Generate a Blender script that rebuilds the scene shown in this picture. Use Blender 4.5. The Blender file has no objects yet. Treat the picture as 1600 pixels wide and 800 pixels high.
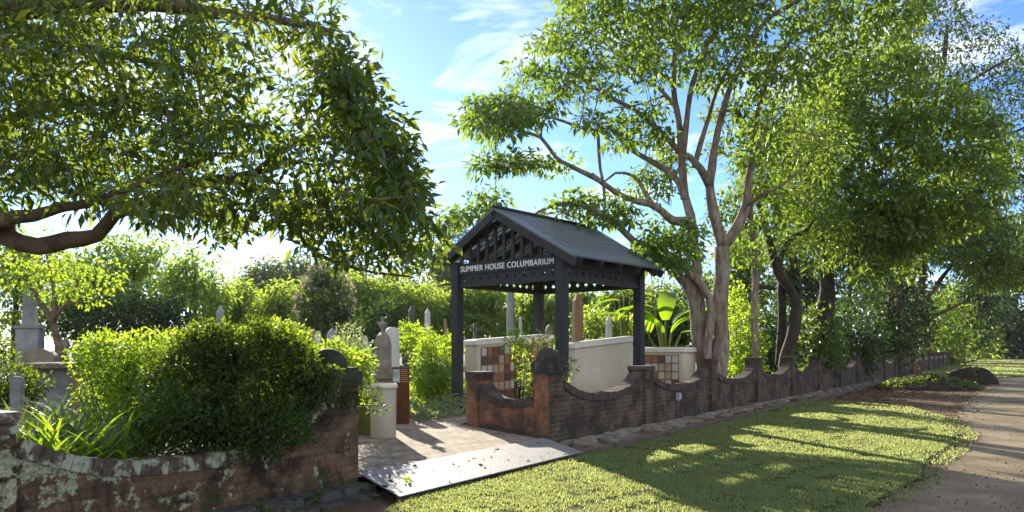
import bpy, bmesh, math, random
import numpy as np
from mathutils import Vector, Matrix
random.seed(7); rng = np.random.default_rng(11)
SC = bpy.context.scene
COL = SC.collection
R = math.radians

# ------------------------------------------------------------------ camera
F, HY, H = 1200.0, 546.0, 1.4            # focal length in photo pixels, horizon row, eye height
cd = bpy.data.cameras.new('camera'); cam = bpy.data.objects.new('camera', cd); COL.objects.link(cam)
cam.location = (0, 0, H); cam.rotation_euler = (R(90), 0, 0)
cd.sensor_width = 36; cd.lens = 27; cd.shift_y = (HY - 400) / 1600; cd.clip_start = .1; cd.clip_end = 3000
SC.camera = cam

# ------------------------------------------------------------------ sky and sun
SUN_AZ, SUN_EL = 17.5, 19.0              # degrees left of the view axis, above the horizon
W = bpy.data.worlds.new('World'); SC.world = W; W.use_nodes = True
nt = W.node_tree; nt.nodes.clear()
def N(t, kind, **kw):
    n = t.nodes.new(kind)
    for k, v in kw.items(): setattr(n, k, v)
    return n
out = N(nt, 'ShaderNodeOutputWorld'); bg = N(nt, 'ShaderNodeBackground')
sky = N(nt, 'ShaderNodeTexSky', sky_type='NISHITA', sun_disc=False)
sky.sun_elevation = R(SUN_EL); sky.sun_rotation = R(-SUN_AZ)
sky.altitude = 0; sky.air_density = 1.0; sky.dust_density = .16; sky.ozone_density = 5.0
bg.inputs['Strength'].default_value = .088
# thin clouds: noise over the sky plane
tc = N(nt, 'ShaderNodeTexCoord'); sx = N(nt, 'ShaderNodeSeparateXYZ'); nt.links.new(tc.outputs['Generated'], sx.inputs[0])
mx = N(nt, 'ShaderNodeMath', operation='MAXIMUM'); mx.inputs[1].default_value = .05; nt.links.new(sx.outputs[2], mx.inputs[0])
dx = N(nt, 'ShaderNodeMath', operation='DIVIDE'); dy = N(nt, 'ShaderNodeMath', operation='DIVIDE')
nt.links.new(sx.outputs[0], dx.inputs[0]); nt.links.new(mx.outputs[0], dx.inputs[1])
nt.links.new(sx.outputs[1], dy.inputs[0]); nt.links.new(mx.outputs[0], dy.inputs[1])
cx = N(nt, 'ShaderNodeCombineXYZ'); nt.links.new(dx.outputs[0], cx.inputs[0]); nt.links.new(dy.outputs[0], cx.inputs[1])
cn = N(nt, 'ShaderNodeTexNoise'); cn.inputs['Scale'].default_value = 1.15; cn.inputs['Detail'].default_value = 8; cn.inputs['Roughness'].default_value = .62; cn.inputs['Distortion'].default_value = .5
nt.links.new(cx.outputs[0], cn.inputs['Vector'])
cr = N(nt, 'ShaderNodeValToRGB'); cr.color_ramp.elements[0].position = .50; cr.color_ramp.elements[1].position = .68
nt.links.new(cn.outputs['Fac'], cr.inputs[0])
cf = N(nt, 'ShaderNodeMath', operation='MULTIPLY'); cf.inputs[1].default_value = .75; nt.links.new(cr.outputs[0], cf.inputs[0])
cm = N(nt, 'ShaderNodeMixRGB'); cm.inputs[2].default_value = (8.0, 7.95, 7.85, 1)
tint = N(nt, 'ShaderNodeMixRGB', blend_type='MULTIPLY'); tint.inputs[0].default_value = 1; tint.inputs[2].default_value = (.72, .80, 1.05, 1)
nt.links.new(sky.outputs[0], tint.inputs[1])
# unseen bright cloud added behind the camera, to lift the fill on shaded faces
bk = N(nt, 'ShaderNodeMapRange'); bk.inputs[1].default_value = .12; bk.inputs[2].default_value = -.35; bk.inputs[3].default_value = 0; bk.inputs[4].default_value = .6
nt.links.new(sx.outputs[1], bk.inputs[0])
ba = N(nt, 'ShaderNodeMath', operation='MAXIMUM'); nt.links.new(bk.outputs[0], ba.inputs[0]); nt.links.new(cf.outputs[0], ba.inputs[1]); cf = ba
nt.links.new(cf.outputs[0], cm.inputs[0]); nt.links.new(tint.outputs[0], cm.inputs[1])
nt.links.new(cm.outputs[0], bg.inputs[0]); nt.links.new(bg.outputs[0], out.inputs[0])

sd = bpy.data.lights.new('sun', 'SUN'); sun = bpy.data.objects.new('sun', sd); COL.objects.link(sun)
sd.energy = 5.0; sd.angle = R(.5); sd.color = (1.0, .91, .76)
sv = Vector((-math.sin(R(SUN_AZ)) * math.cos(R(SUN_EL)), math.cos(R(SUN_AZ)) * math.cos(R(SUN_EL)), math.sin(R(SUN_EL))))
sun.rotation_euler = sv.to_track_quat('Z', 'Y').to_euler(); sun.location = (-20, 30, 30)
SC.view_settings.view_transform = 'Standard'; SC.view_settings.look = 'None'
SC.view_settings.exposure = 1.5; SC.view_settings.gamma = 1; SC.view_settings.use_curve_mapping = False
SC.render.engine = 'CYCLES'
SC.cycles.max_bounces = 8; SC.cycles.transmission_bounces = 6; SC.cycles.diffuse_bounces = 4
SC.cycles.use_denoising = True; SC.cycles.sample_clamp_indirect = 6
SC.cycles.caustics_reflective = False; SC.cycles.caustics_refractive = False

# ------------------------------------------------------------------ helpers
def at(px, py, Y):                       # photo pixel at distance Y
    return Vector(((px - 800) / F * Y, Y, H - (py - HY) / F * Y))
def gr(px, py, z=0.0):                   # photo pixel on the level z
    Y = (H - z) * F / (py - HY)
    return Vector(((px - 800) / F * Y, Y, z))
def tag(o, label=None, cat=None, group=None, kind=None):
    if label: o['label'] = label
    if cat: o['category'] = cat
    if group: o['group'] = group
    if kind: o['kind'] = kind
    return o
def empty(name, loc, rz=0, label=None, cat=None, group=None):
    o = bpy.data.objects.new(name, None); COL.objects.link(o); o.location = loc; o.rotation_euler = (0, 0, rz)
    o.empty_display_size = .2
    return tag(o, label, cat, group)
def link(name, me, mat, parent=None, smooth=False):
    o = bpy.data.objects.new(name, me); COL.objects.link(o)
    for m in (mat if isinstance(mat, (list, tuple)) else [mat]): me.materials.append(m)
    if parent is not None: o.parent = parent
    if smooth: me.polygons.foreach_set('use_smooth', [True] * len(me.polygons))
    return o
class MB:
    """collects vertices and faces for ONE mesh"""
    def __init__(s): s.v = []; s.f = []; s.mi = []
    def add(s, vs, fs, mi=0):
        b = len(s.v); s.v += [tuple(p) for p in vs]; s.f += [tuple(b + i for i in f) for f in fs]; s.mi += [mi] * len(fs)
    def box(s, c, d, M=None, mi=0, bev=0):
        x, y, z = d[0] / 2, d[1] / 2, d[2] / 2
        vs = [Vector((sx * x, sy * y, sz * z)) for sz in (-1, 1) for sx, sy in ((-1, -1), (1, -1), (1, 1), (-1, 1))]
        c = Vector(c)
        vs = [(M @ p if M else p) + c for p in vs]
        s.add(vs, [(3, 2, 1, 0), (4, 5, 6, 7), (0, 1, 5, 4), (1, 2, 6, 5), (2, 3, 7, 6), (3, 0, 4, 7)], mi)
    def bb(s, x0, x1, y0, y1, z0, z1, mi=0): s.box(((x0 + x1) / 2, (y0 + y1) / 2, (z0 + z1) / 2), (x1 - x0, y1 - y0, z1 - z0), mi=mi)
    def prism(s, pts, z0, z1, mi=0):     # pts: list of (x,y), counter-clockwise; z0,z1 may be per-point lists
        n = len(pts); a = z0 if hasattr(z0, '__len__') else [z0] * n; b = z1 if hasattr(z1, '__len__') else [z1] * n
        vs = [(p[0], p[1], a[i]) for i, p in enumerate(pts)] + [(p[0], p[1], b[i]) for i, p in enumerate(pts)]
        s.add(vs, [tuple(range(n - 1, -1, -1)), tuple(range(n, 2 * n))] + [(i, (i + 1) % n, n + (i + 1) % n, n + i) for i in range(n)], mi)
    def lathe(s, prof, n=20, c=(0, 0), mi=0):   # prof: (r,z) from bottom to top
        b = []
        for r, z in prof: b += [(c[0] + r * math.cos(2 * math.pi * k / n), c[1] + r * math.sin(2 * math.pi * k / n), z) for k in range(n)]
        fs = [(i * n + k, i * n + (k + 1) % n, (i + 1) * n + (k + 1) % n, (i + 1) * n + k) for i in range(len(prof) - 1) for k in range(n)]
        fs += [tuple(range(n - 1, -1, -1)), tuple((len(prof) - 1) * n + k for k in range(n))]
        s.add(b, fs, mi)
    def tube(s, pts, rad, n=6, mi=0):
        pts = [Vector(p) for p in pts]; rings = []; up = Vector((.31, .17, .93))
        for i, p in enumerate(pts):
            t = (pts[min(i + 1, len(pts) - 1)] - pts[max(i - 1, 0)])
            if t.length < 1e-6: t = Vector((0, 0, 1))
            t.normalize(); a = t.cross(up)
            if a.length < .05: a = t.cross(Vector((1, 0, 0)))
            a.normalize(); b = t.cross(a); up = a.cross(t)
            rings += [p + (a * math.cos(2 * math.pi * k / n) + b * math.sin(2 * math.pi * k / n)) * rad[i] for k in range(n)]
        m = len(pts)
        fs = [(i * n + k, i * n + (k + 1) % n, (i + 1) * n + (k + 1) % n, (i + 1) * n + k) for i in range(m - 1) for k in range(n)]
        fs += [tuple(range(n - 1, -1, -1)), tuple((m - 1) * n + k for k in range(n))]
        s.add(rings, fs, mi)
    def build(s, name, mat, parent=None, smooth=False, bevel=0):
        me = bpy.data.meshes.new(name); me.from_pydata(s.v, [], s.f)
        o = link(name, me, mat, parent, smooth)
        if any(s.mi): me.polygons.foreach_set('material_index', s.mi)
        bm = bmesh.new(); bm.from_mesh(me); bmesh.ops.recalc_face_normals(bm, faces=bm.faces)
        if bevel: bmesh.ops.bevel(bm, geom=list(bm.edges), offset=bevel, segments=2, affect='EDGES', clamp_overlap=True)
        bm.to_mesh(me); bm.free(); me.update()
        return o
def smooth_path(pts, step=.25):
    """Catmull-Rom through points with radii; pts: (Vector, r)"""
    P = [Vector(p) for p, r in pts]; Q = [r for p, r in pts]; o = []; q = []
    for i in range(len(P) - 1):
        a, b, c, d = P[max(i - 1, 0)], P[i], P[i + 1], P[min(i + 2, len(P) - 1)]
        n = max(2, int((c - b).length / step))
        for k in range(n):
            t = k / n
            o.append(.5 * ((2 * b) + (c - a) * t + (2 * a - 5 * b + 4 * c - d) * t * t + (3 * b - a - 3 * c + d) * t ** 3)); q.append(Q[i] + (Q[i + 1] - Q[i]) * t)
    return o + [P[-1]], q + [Q[-1]]

# ------------------------------------------------------------------ materials
def mat(name, base=(.5, .5, .5), rough=.8, spec=.3, metal=0):
    m = bpy.data.materials.new(name); m.use_nodes = True
    b = m.node_tree.nodes['Principled BSDF']
    b.inputs['Base Color'].default_value = (*base, 1); b.inputs['Roughness'].default_value = rough
    b.inputs['Specular IOR Level'].default_value = spec; b.inputs['Metallic'].default_value = metal
    return m
def coords(t, kind='Object', scale=1.0):
    c = N(t, 'ShaderNodeTexCoord'); mp = N(t, 'ShaderNodeMapping'); mp.inputs['Scale'].default_value = (scale,) * 3 if not hasattr(scale, '__len__') else scale
    t.links.new(c.outputs[kind], mp.inputs[0]); return mp.outputs[0]
def noise(t, vec, scale, detail=5, rough=.6, dist=0):
    n = N(t, 'ShaderNodeTexNoise'); n.inputs['Scale'].default_value = scale; n.inputs['Detail'].default_value = detail
    n.inputs['Roughness'].default_value = rough; n.inputs['Distortion'].default_value = dist
    t.links.new(vec, n.inputs['Vector']); return n.outputs['Fac']
def ramp(t, fac, stops):
    r = N(t, 'ShaderNodeValToRGB'); e = r.color_ramp.elements
    while len(e) < len(stops): e.new(.5)
    for el, (p, c) in zip(e, stops):
        el.position = p; el.color = (*c, 1) if len(c) == 3 else c
    t.links.new(fac, r.inputs[0]); return r.outputs[0]
def mixc(t, fac, a, b, mode='MIX'):
    m = N(t, 'ShaderNodeMixRGB', blend_type=mode)
    for i, x in ((0, fac), (1, a), (2, b)):
        if hasattr(x, 'is_linked') or isinstance(x, bpy.types.NodeSocket): t.links.new(x, m.inputs[i])
        elif hasattr(x, '__len__'): m.inputs[i].default_value = (*x, 1)
        else: m.inputs[i].default_value = x
    return m.outputs[0]
def math_(t, op, a, b=None, clamp=False):
    m = N(t, 'ShaderNodeMath', operation=op, use_clamp=clamp)
    for i, x in ((0, a), (1, b)):
        if x is None: continue
        if isinstance(x, bpy.types.NodeSocket): t.links.new(x, m.inputs[i])
        else: m.inputs[i].default_value = x
    return m.outputs[0]
def bump(t, b, h, strength=.5, dist=.02):
    n = N(t, 'ShaderNodeBump'); n.inputs['Strength'].default_value = strength; n.inputs['Distance'].default_value = dist
    t.links.new(h, n.inputs['Height']); t.links.new(n.outputs[0], b.inputs['Normal'])
def mottled(name, stops, scale=4, rough=.85, spec=.2, bscale=30, bstr=.4, bdist=.01, stretch=(1, 1, 1), kind='Object'):
    m = mat(name, rough=rough, spec=spec); t = m.node_tree; b = t.nodes['Principled BSDF']
    v = coords(t, kind, stretch)
    n1 = noise(t, v, scale, 8, .65, .3)
    t.links.new(ramp(t, n1, stops), b.inputs['Base Color'])
    bump(t, b, noise(t, v, bscale, 6, .6), bstr, bdist); return m
def leaf_mat(name, dark, light, trans, tf=.45, rough=.38, gloss=.14):
    m = bpy.data.materials.new(name); m.use_nodes = True; t = m.node_tree; t.nodes.clear()
    o = N(t, 'ShaderNodeOutputMaterial'); g = N(t, 'ShaderNodeNewGeometry')
    col = ramp(t, g.outputs['Random Per Island'], [(0, dark), (.55, tuple((a + b) / 2 for a, b in zip(dark, light))), (1, light)])
    d = N(t, 'ShaderNodeBsdfDiffuse'); t.links.new(col, d.inputs[0])
    tr = N(t, 'ShaderNodeBsdfTranslucent')
    tcx = ramp(t, g.outputs['Random Per Island'], [(0, tuple(c * .55 for c in trans)), (.7, trans), (1, (min(1, trans[0] * 1.3), trans[1] * 1.1, trans[2] * 1.2))])
    t.links.new(tcx, tr.inputs[0])
    gl = N(t, 'ShaderNodeBsdfGlossy'); gl.inputs['Roughness'].default_value = rough; gl.inputs[0].default_value = (.9, .95, .9, 1)
    a = N(t, 'ShaderNodeMixShader'); a.inputs[0].default_value = tf; t.links.new(d.outputs[0], a.inputs[1]); t.links.new(tr.outputs[0], a.inputs[2])
    fr = N(t, 'ShaderNodeFresnel'); fr.inputs[0].default_value = 1.42
    fm = math_(t, 'MINIMUM', math_(t, 'MULTIPLY', fr.outputs[0], gloss * 3.2, True), .07)
    c = N(t, 'ShaderNodeMixShader'); t.links.new(fm, c.inputs[0]); t.links.new(a.outputs[0], c.inputs[1]); t.links.new(gl.outputs[0], c.inputs[2])
    t.links.new(c.outputs[0], o.inputs[0]); return m

def brick_mat(name, c1, c2, mortar, stain=.5, lichen=0, moss=0, dark=(.018, .016, .015), bw=.235, bh=.078):
    m = mat(name, rough=.9, spec=.15); t = m.node_tree; b = t.nodes['Principled BSDF']
    tcn = N(t, 'ShaderNodeTexCoord'); s = N(t, 'ShaderNodeSeparateXYZ'); t.links.new(tcn.outputs['Object'], s.inputs[0])
    ns = N(t, 'ShaderNodeSeparateXYZ'); t.links.new(tcn.outputs['Normal'], ns.inputs[0])
    side = math_(t, 'GREATER_THAN', math_(t, 'ABSOLUTE', ns.outputs[0]), .6)
    u = N(t, 'ShaderNodeMix'); u.data_type = 'FLOAT'
    t.links.new(side, u.inputs[0]); t.links.new(s.outputs[0], u.inputs[2]); t.links.new(s.outputs[1], u.inputs[3])
    cb = N(t, 'ShaderNodeCombineXYZ'); t.links.new(u.outputs[0], cb.inputs[0]); t.links.new(s.outputs[2], cb.inputs[1])
    wob = N(t, 'ShaderNodeTexNoise'); wob.inputs['Scale'].default_value = 9; t.links.new(cb.outputs[0], wob.inputs['Vector'])
    wv = N(t, 'ShaderNodeVectorMath', operation='MULTIPLY_ADD'); wv.inputs[1].default_value = (.014, .014, 0); t.links.new(wob.outputs['Color'], wv.inputs[0]); t.links.new(cb.outputs[0], wv.inputs[2])
    bt = N(t, 'ShaderNodeTexBrick'); t.links.new(wv.outputs[0], bt.inputs['Vector'])
    bt.inputs['Scale'].default_value = 1; bt.inputs['Brick Width'].default_value = bw; bt.inputs['Row Height'].default_value = bh
    bt.inputs['Mortar Size'].default_value = .009; bt.inputs['Mortar Smooth'].default_value = .3; bt.inputs['Bias'].default_value = 0
    bt.inputs['Color1'].default_value = (*c1, 1); bt.inputs['Color2'].default_value = (*c2, 1); bt.inputs['Mortar'].default_value = (*mortar, 1)
    v = tcn.outputs['Object']
    st = ramp(t, noise(t, v, 2.1, 10, .68, .4), [(.5 - stain * .22, (1, 1, 1)), (.62 - stain * .12, (0, 0, 0))])
    stm = math_(t, 'MULTIPLY', math_(t, 'SUBTRACT', 1.0, st), .82)
    col = mixc(t, stm, bt.outputs['Color'], dark)
    fine = ramp(t, noise(t, v, 24, 6, .7), [(.3, (.62, .6, .58)), (.7, (1.2, 1.18, 1.15))])
    col = mixc(t, 1.0, col, fine, 'MULTIPLY')
    if lichen:
        hz = N(t, 'ShaderNodeMapRange'); t.links.new(s.outputs[2], hz.inputs[0]); hz.inputs[1].default_value = .05; hz.inputs[2].default_value = .55
        hx = N(t, 'ShaderNodeMapRange'); t.links.new(s.outputs[0], hx.inputs[0]); hx.inputs[1].default_value = -1.3; hx.inputs[2].default_value = -2.3
        n = noise(t, v, 4.5, 12, .74, .1)
        k = math_(t, 'ADD', n, math_(t, 'MULTIPLY', math_(t, 'MULTIPLY', hz.outputs[0], hx.outputs[0]), .2 * lichen))
        lm = ramp(t, k, [(.585, (0, 0, 0)), (.605, (1, 1, 1))])
        lc = ramp(t, noise(t, v, 40, 4, .6), [(.35, (.17, .20, .11)), (.65, (.43, .44, .30))])
        col = mixc(t, math_(t, 'MULTIPLY', lm, .92), col, lc)
    if moss:
        lowm = N(t, 'ShaderNodeMapRange'); t.links.new(s.outputs[2], lowm.inputs[0]); lowm.inputs[1].default_value = .25; lowm.inputs[2].default_value = -.05
        k2 = ramp(t, math_(t, 'ADD', noise(t, v, 5, 8, .7), math_(t, 'MULTIPLY', lowm.outputs[0], .12)), [(.6, (0, 0, 0)), (.66, (1, 1, 1))])
        col = mixc(t, math_(t, 'MULTIPLY', k2, moss), col, (.03, .05, .012))
    t.links.new(col, b.inputs['Base Color'])
    hh = math_(t, 'ADD', math_(t, 'MULTIPLY', bt.outputs['Fac'], -1.0), math_(t, 'MULTIPLY', noise(t, v, 45, 5, .6), .8))
    bump(t, b, hh, .7, .008); return m

M = {}
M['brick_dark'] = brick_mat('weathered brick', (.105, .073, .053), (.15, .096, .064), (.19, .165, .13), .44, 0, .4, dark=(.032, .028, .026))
M['brick_wing'] = brick_mat('orange brick', (.40, .165, .065), (.29, .115, .05), (.22, .18, .14), .36, 0, .15, dark=(.055, .05, .05))
M['brick_left'] = brick_mat('lichen brick', (.20, .118, .07), (.14, .083, .052), (.12, .095, .07), .2, .62, .7)
M['coping'] = mottled('coping brick', [(.3, (.03, .026, .024)), (.55, (.085, .062, .05)), (.75, (.15, .12, .1))], 5, bscale=40)
M['coping_left'] = mottled('lichen coping brick', [(.35, (.06, .045, .035)), (.5, (.12, .09, .07)), (.56, (.3, .33, .24)), (.75, (.42, .44, .34))], 7, bscale=40)
M['cap'] = mottled('blackened sandstone', [(.35, (.02, .02, .018)), (.56, (.055, .048, .038)), (.68, (.2, .18, .14)), (.8, (.34, .33, .3))], 4, bscale=30, bstr=.6, bdist=.02)
M['cap_moss'] = mottled('mossy sandstone', [(.35, (.022, .026, .016)), (.6, (.06, .065, .035)), (.8, (.14, .11, .06))], 4, bscale=30, bstr=.6, bdist=.02)
M['steel'] = mottled('charcoal painted steel', [(.3, (.026, .026, .027)), (.7, (.040, .040, .041))], 6, .6, .2, 60, .05)
M['roof'] = mottled('dark roof sheet', [(.3, (.092, .108, .136)), (.7, (.12, .14, .172))], 3, .42, .5, 40, .05)
M['letter'] = mat('white lettering', (.78, .78, .76), .5)
M['render'] = mottled('cream render', [(.3, (.50, .43, .31)), (.7, (.60, .53, .40))], 3, .9, .15, 80, .15)
M['render_top'] = mottled('pale coping stone', [(.3, (.58, .53, .43)), (.7, (.72, .67, .57))], 6, .85, .2, 60, .15)
M['pl0'] = mottled('terracotta plaque', [(.3, (.22, .105, .06)), (.7, (.32, .155, .085))], 10)
M['pl1'] = mottled('pale grey plaque', [(.3, (.36, .35, .32)), (.7, (.55, .53, .50))], 22)
M['pl2'] = mottled('black granite plaque', [(.3, (.02, .02, .022)), (.7, (.06, .055, .055))], 22, .4, .5)
M['pl3'] = mottled('tan plaque', [(.3, (.30, .24, .15)), (.7, (.42, .34, .23))], 12)
M['pl4'] = mottled('dark red brick plaque', [(.3, (.13, .06, .035)), (.7, (.20, .09, .055))], 12)
M['grout'] = mottled('terracotta panel', [(.3, (.19, .095, .055)), (.7, (.27, .135, .08))], 8)
M['corten'] = mottled('rusted steel', [(.3, (.045, .02, .01)), (.55, (.10, .038, .014)), (.75, (.17, .065, .022))], 5, .85, .2, 50, .3, stretch=(2, 2, .7))
M['corten_strip'] = mat('bare sign text', (.34, .16, .08), .7)
M['photo'] = mottled('faded sign picture', [(.3, (.12, .2, .16)), (.55, (.28, .36, .34)), (.75, (.6, .55, .5))], 9, .4, .4)
M['stone'] = mottled('weathered sandstone', [(.3, (.10, .085, .065)), (.55, (.22, .19, .15)), (.75, (.36, .33, .28))], 3, bscale=25)
M['stone_grey'] = mottled('grey headstone', [(.3, (.14, .15, .16)), (.7, (.32, .33, .34))], 3, bscale=25)
M['marble'] = mottled('pale marble', [(.3, (.38, .38, .37)), (.7, (.62, .62, .60))], 3, bscale=25)
M['stone_dark'] = mottled('dark headstone', [(.3, (.045, .045, .045)), (.7, (.12, .12, .12))], 3, bscale=25)
M['stone_red'] = mottled('reddish granite', [(.3, (.22, .13, .085)), (.7, (.34, .21, .14))], 5, bscale=25)
M['mossblock'] = mottled('mossy block', [(.3, (.06, .08, .015)), (.6, (.15, .16, .03)), (.8, (.22, .2, .1))], 4, bscale=30, stretch=(1, 1, .5))
M['bark_pale'] = mottled('pale bark', [(.32, (.10, .065, .042)), (.45, (.24, .18, .13)), (.55, (.33, .27, .21)), (.7, (.48, .42, .35))], 3.4, bscale=16, bstr=1.0, bdist=.07, stretch=(2.6, 2.6, .7))
M['bark_left'] = mottled('brown bark', [(.3, (.06, .04, .026)), (.55, (.16, .11, .07)), (.75, (.27, .2, .13))], 5, bscale=22, bstr=.8, bdist=.03)
M['bark_dark'] = mottled('dark bark', [(.3, (.022, .017, .013)), (.6, (.06, .045, .033)), (.8, (.1, .08, .06))], 4, bscale=20, bstr=.7, bdist=.03)
M['bark_red'] = mottled('red bark', [(.3, (.06, .03, .02)), (.7, (.16, .08, .05))], 4, bscale=20, bstr=.7, bdist=.03)
M['box'] = mottled('grey plastic', [(.3, (.28, .28, .27)), (.7, (.42, .42, .41))], 12, .5, .4)
M['soil'] = mottled('dark soil', [(.3, (.016, .012, .009)), (.7, (.05, .037, .026))], 8, bscale=30, bstr=.9, bdist=.04)
M['litter'] = mottled('dead leaf', [(.3, (.05, .03, .016)), (.7, (.2, .12, .06))], 30)

L = {}
L['fig'] = leaf_mat('left tree leaf', (.018, .042, .019), (.048, .085, .03), (.46, .62, .04), .34, .38, .14)
L['gum'] = leaf_mat('big tree leaf', (.026, .060, .022), (.065, .115, .032), (.42, .64, .05), .36, .42, .10)
L['ever'] = leaf_mat('evergreen leaf', (.026, .058, .020), (.065, .112, .03), (.42, .62, .045), .36, .42, .10)
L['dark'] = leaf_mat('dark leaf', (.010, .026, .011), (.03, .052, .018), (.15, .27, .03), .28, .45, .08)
L['grove'] = leaf_mat('grove leaf', (.04, .085, .02), (.095, .15, .035), (.55, .74, .07), .48, .5, .05)
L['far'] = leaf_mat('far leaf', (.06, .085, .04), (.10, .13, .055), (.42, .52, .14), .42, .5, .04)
L['hedge'] = leaf_mat('hedge leaf', (.012, .032, .009), (.034, .068, .016), (.40, .58, .03), .25, .4, .10)
L['lime'] = leaf_mat('lime leaf', (.045, .10, .014), (.10, .18, .024), (.60, .84, .04), .50, .45, .08)
L['silver'] = leaf_mat('silvery leaf', (.11, .15, .08), (.24, .29, .17), (.50, .60, .2), .45, .5, .1)
L['strap'] = leaf_mat('strap leaf', (.03, .07, .014), (.07, .13, .022), (.48, .70, .03), .45, .4, .08)
L['banana'] = leaf_mat('banana leaf', (.05, .11, .015), (.10, .2, .025), (.45, .72, .02), .55, .5, .05)
def patchy(m, dry, sc=1.4):
    t = m.node_tree; v = coords(t, 'Object'); f = ramp(t, noise(t, v, sc, 6, .7), [(.42, (0, 0, 0)), (.64, (1, 1, 1))])
    for n in [n for n in t.nodes if n.bl_idname in ('ShaderNodeBsdfDiffuse', 'ShaderNodeBsdfTranslucent')]:
        s_ = n.inputs[0].links[0].from_socket; k = 2.2 if 'Transl' in n.bl_idname else 1
        t.links.new(mixc(t, math_(t, 'MULTIPLY', f, .5), s_, tuple(c * k for c in dry)), n.inputs[0])
    return m
L['grass'] = leaf_mat('lawn grass', (.07, .105, .034), (.165, .20, .075), (.54, .64, .19), .46, .5, .04)
L['flower'] = leaf_mat('pale pink petal', (.5, .3, .32), (.7, .5, .5), (.6, .4, .4), .3)

patchy(L['grass'], (.15, .145, .055))
# ================================================================== ground, road, lawn, path
WD = Vector((.559, .829, 0)); WN = Vector((.829, -.559, 0))       # along the boundary wall, and outward from it
P0 = Vector((.567, 11.9, 0)); PL = Vector((-1.688, 8.44, 0))        # gate corners, right and left
WA = math.atan2(WD.y, WD.x)
def wl(t, o=0, z=0): return P0 + WD * t + WN * o + Vector((0, 0, z))  # t along the wall from the right gate corner, o outward
def sheet(name, pts, z, m, kind='structure', drop=0):
    bm = bmesh.new(); vs = [bm.verts.new((p[0], p[1], z)) for p in pts]; bm.faces.new(vs)
    bmesh.ops.triangulate(bm, faces=bm.faces); bmesh.ops.recalc_face_normals(bm, faces=bm.faces)
    me = bpy.data.meshes.new(name); bm.to_mesh(me); bm.free()
    if me.polygons[0].normal.z < 0: me.flip_normals()
    return tag(link(name, me, m), kind=kind)
def wiggle(pts, step=.35, amp=.06, closed=True):
    o = []; n = len(pts)
    for i in range(n if closed else n - 1):
        a = Vector(pts[i][:2]); b = Vector(pts[(i + 1) % n][:2]); k = max(1, int((b - a).length / step)); d = (b - a)
        pr = Vector((-d.y, d.x)); pr = pr.normalized() if pr.length > 0 else pr
        for j in range(k): o.append(a + d * (j / k) + pr * random.uniform(-amp, amp))
    return o
def ground_mat(name, stops, sc, rough=.95, fine=60, bstr=.6, fleck=None, bd=.03):
    m = mat(name, rough=rough, spec=.1); t = m.node_tree; b = t.nodes['Principled BSDF']; v = coords(t)
    c = ramp(t, noise(t, v, sc, 9, .68, .3), stops)
    f = noise(t, v, fine, 6, .7)
    c = mixc(t, 1, c, ramp(t, f, [(.32, (.55, .53, .5)), (.68, (1.35, 1.32, 1.28))]), 'MULTIPLY')
    if fleck:
        vo = N(t, 'ShaderNodeTexVoronoi'); vo.inputs['Scale'].default_value = 26; t.links.new(v, vo.inputs['Vector'])
        k = ramp(t, vo.outputs['Distance'], [(.16, (1, 1, 1)), (.24, (0, 0, 0))])
        k2 = math_(t, 'MULTIPLY', k, ramp(t, noise(t, v, 7, 4), [(.45, (0, 0, 0)), (.6, (1, 1, 1))]))
        c = mixc(t, k2, c, fleck)
    t.links.new(c, b.inputs['Base Color']); bump(t, b, f, bstr, bd); return m
M['dirt'] = ground_mat('leaf littered dirt', [(.3, (.07, .047, .03)), (.55, (.15, .105, .068)), (.75, (.25, .185, .125))], 1.3, fleck=(.2, .11, .05))
M['gravel'] = ground_mat('compacted gravel road', [(.3, (.125, .10, .062)), (.5, (.22, .182, .122)), (.72, (.34, .29, .21))], 1.1, fine=70, fleck=(.12, .075, .04))
M['lawnbase'] = ground_mat('lawn soil', [(.3, (.035, .05, .014)), (.55, (.06, .075, .02)), (.75, (.11, .085, .045))], 1.6, fleck=(.12, .09, .05))
M['cemsoil'] = ground_mat('cemetery turf', [(.3, (.035, .06, .014)), (.7, (.09, .12, .03))], .8)
M['kerb'] = ground_mat('weathered kerb stone', [(.3, (.09, .075, .058)), (.7, (.19, .165, .135))], 5)
M['ledge'] = ground_mat('mossy footing', [(.35, (.05, .052, .05)), (.52, (.12, .12, .115)), (.6, (.03, .055, .012)), (.8, (.05, .09, .02))], 3.2)

sheet('ground', [(-900, -60), (900, -60), (900, 1500), (-900, 1500)], -.16, M['dirt'])
ib = [wl(-80, -.1), wl(160, -.1), Vector((-900, 1400, 0)), Vector((-900, -40, 0))]
sheet('cemetery_ground', ib, -.012, M['cemsoil'])

lawn_px = [(560, 822), (640, 777), (780, 745), (905, 714), (1010, 690), (1130, 660), (1215, 641), (1300, 634), (1390, 642), (1462, 657), (1492, 676), (1478, 700), (1440, 722), (1440, 745), (1400, 765), (1350, 790)]
LZ = -.10
lawn_poly = [gr(x, y, LZ) for x, y in lawn_px] + [Vector((2.35, 4.6, 0)), Vector((1.6, 1.5, 0)), Vector((-1.2, 1.5, 0)), Vector((-1.5, 5.2, 0))]
lawn_out = wiggle(lawn_poly, .14, .07)
sheet('lawn', lawn_out, LZ, M['lawnbase'])
road_l = [gr(x, y, -.13) for x, y in [(1345, 798), (1420, 745), (1470, 712), (1500, 682), (1490, 650), (1515, 620), (1548, 600), (1562, 585), (1575, 572)]]
sheet('road', wiggle([Vector((2.2, 4.2, 0)), *road_l, gr(1590, 556, -.13), gr(1680, 556, -.13), Vector((40, 45, 0)), Vector((16, 12, 0)), Vector((9, 0, 0)), Vector((1.6, 0, 0))], .16, .09), -.13, M['gravel'])
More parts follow.
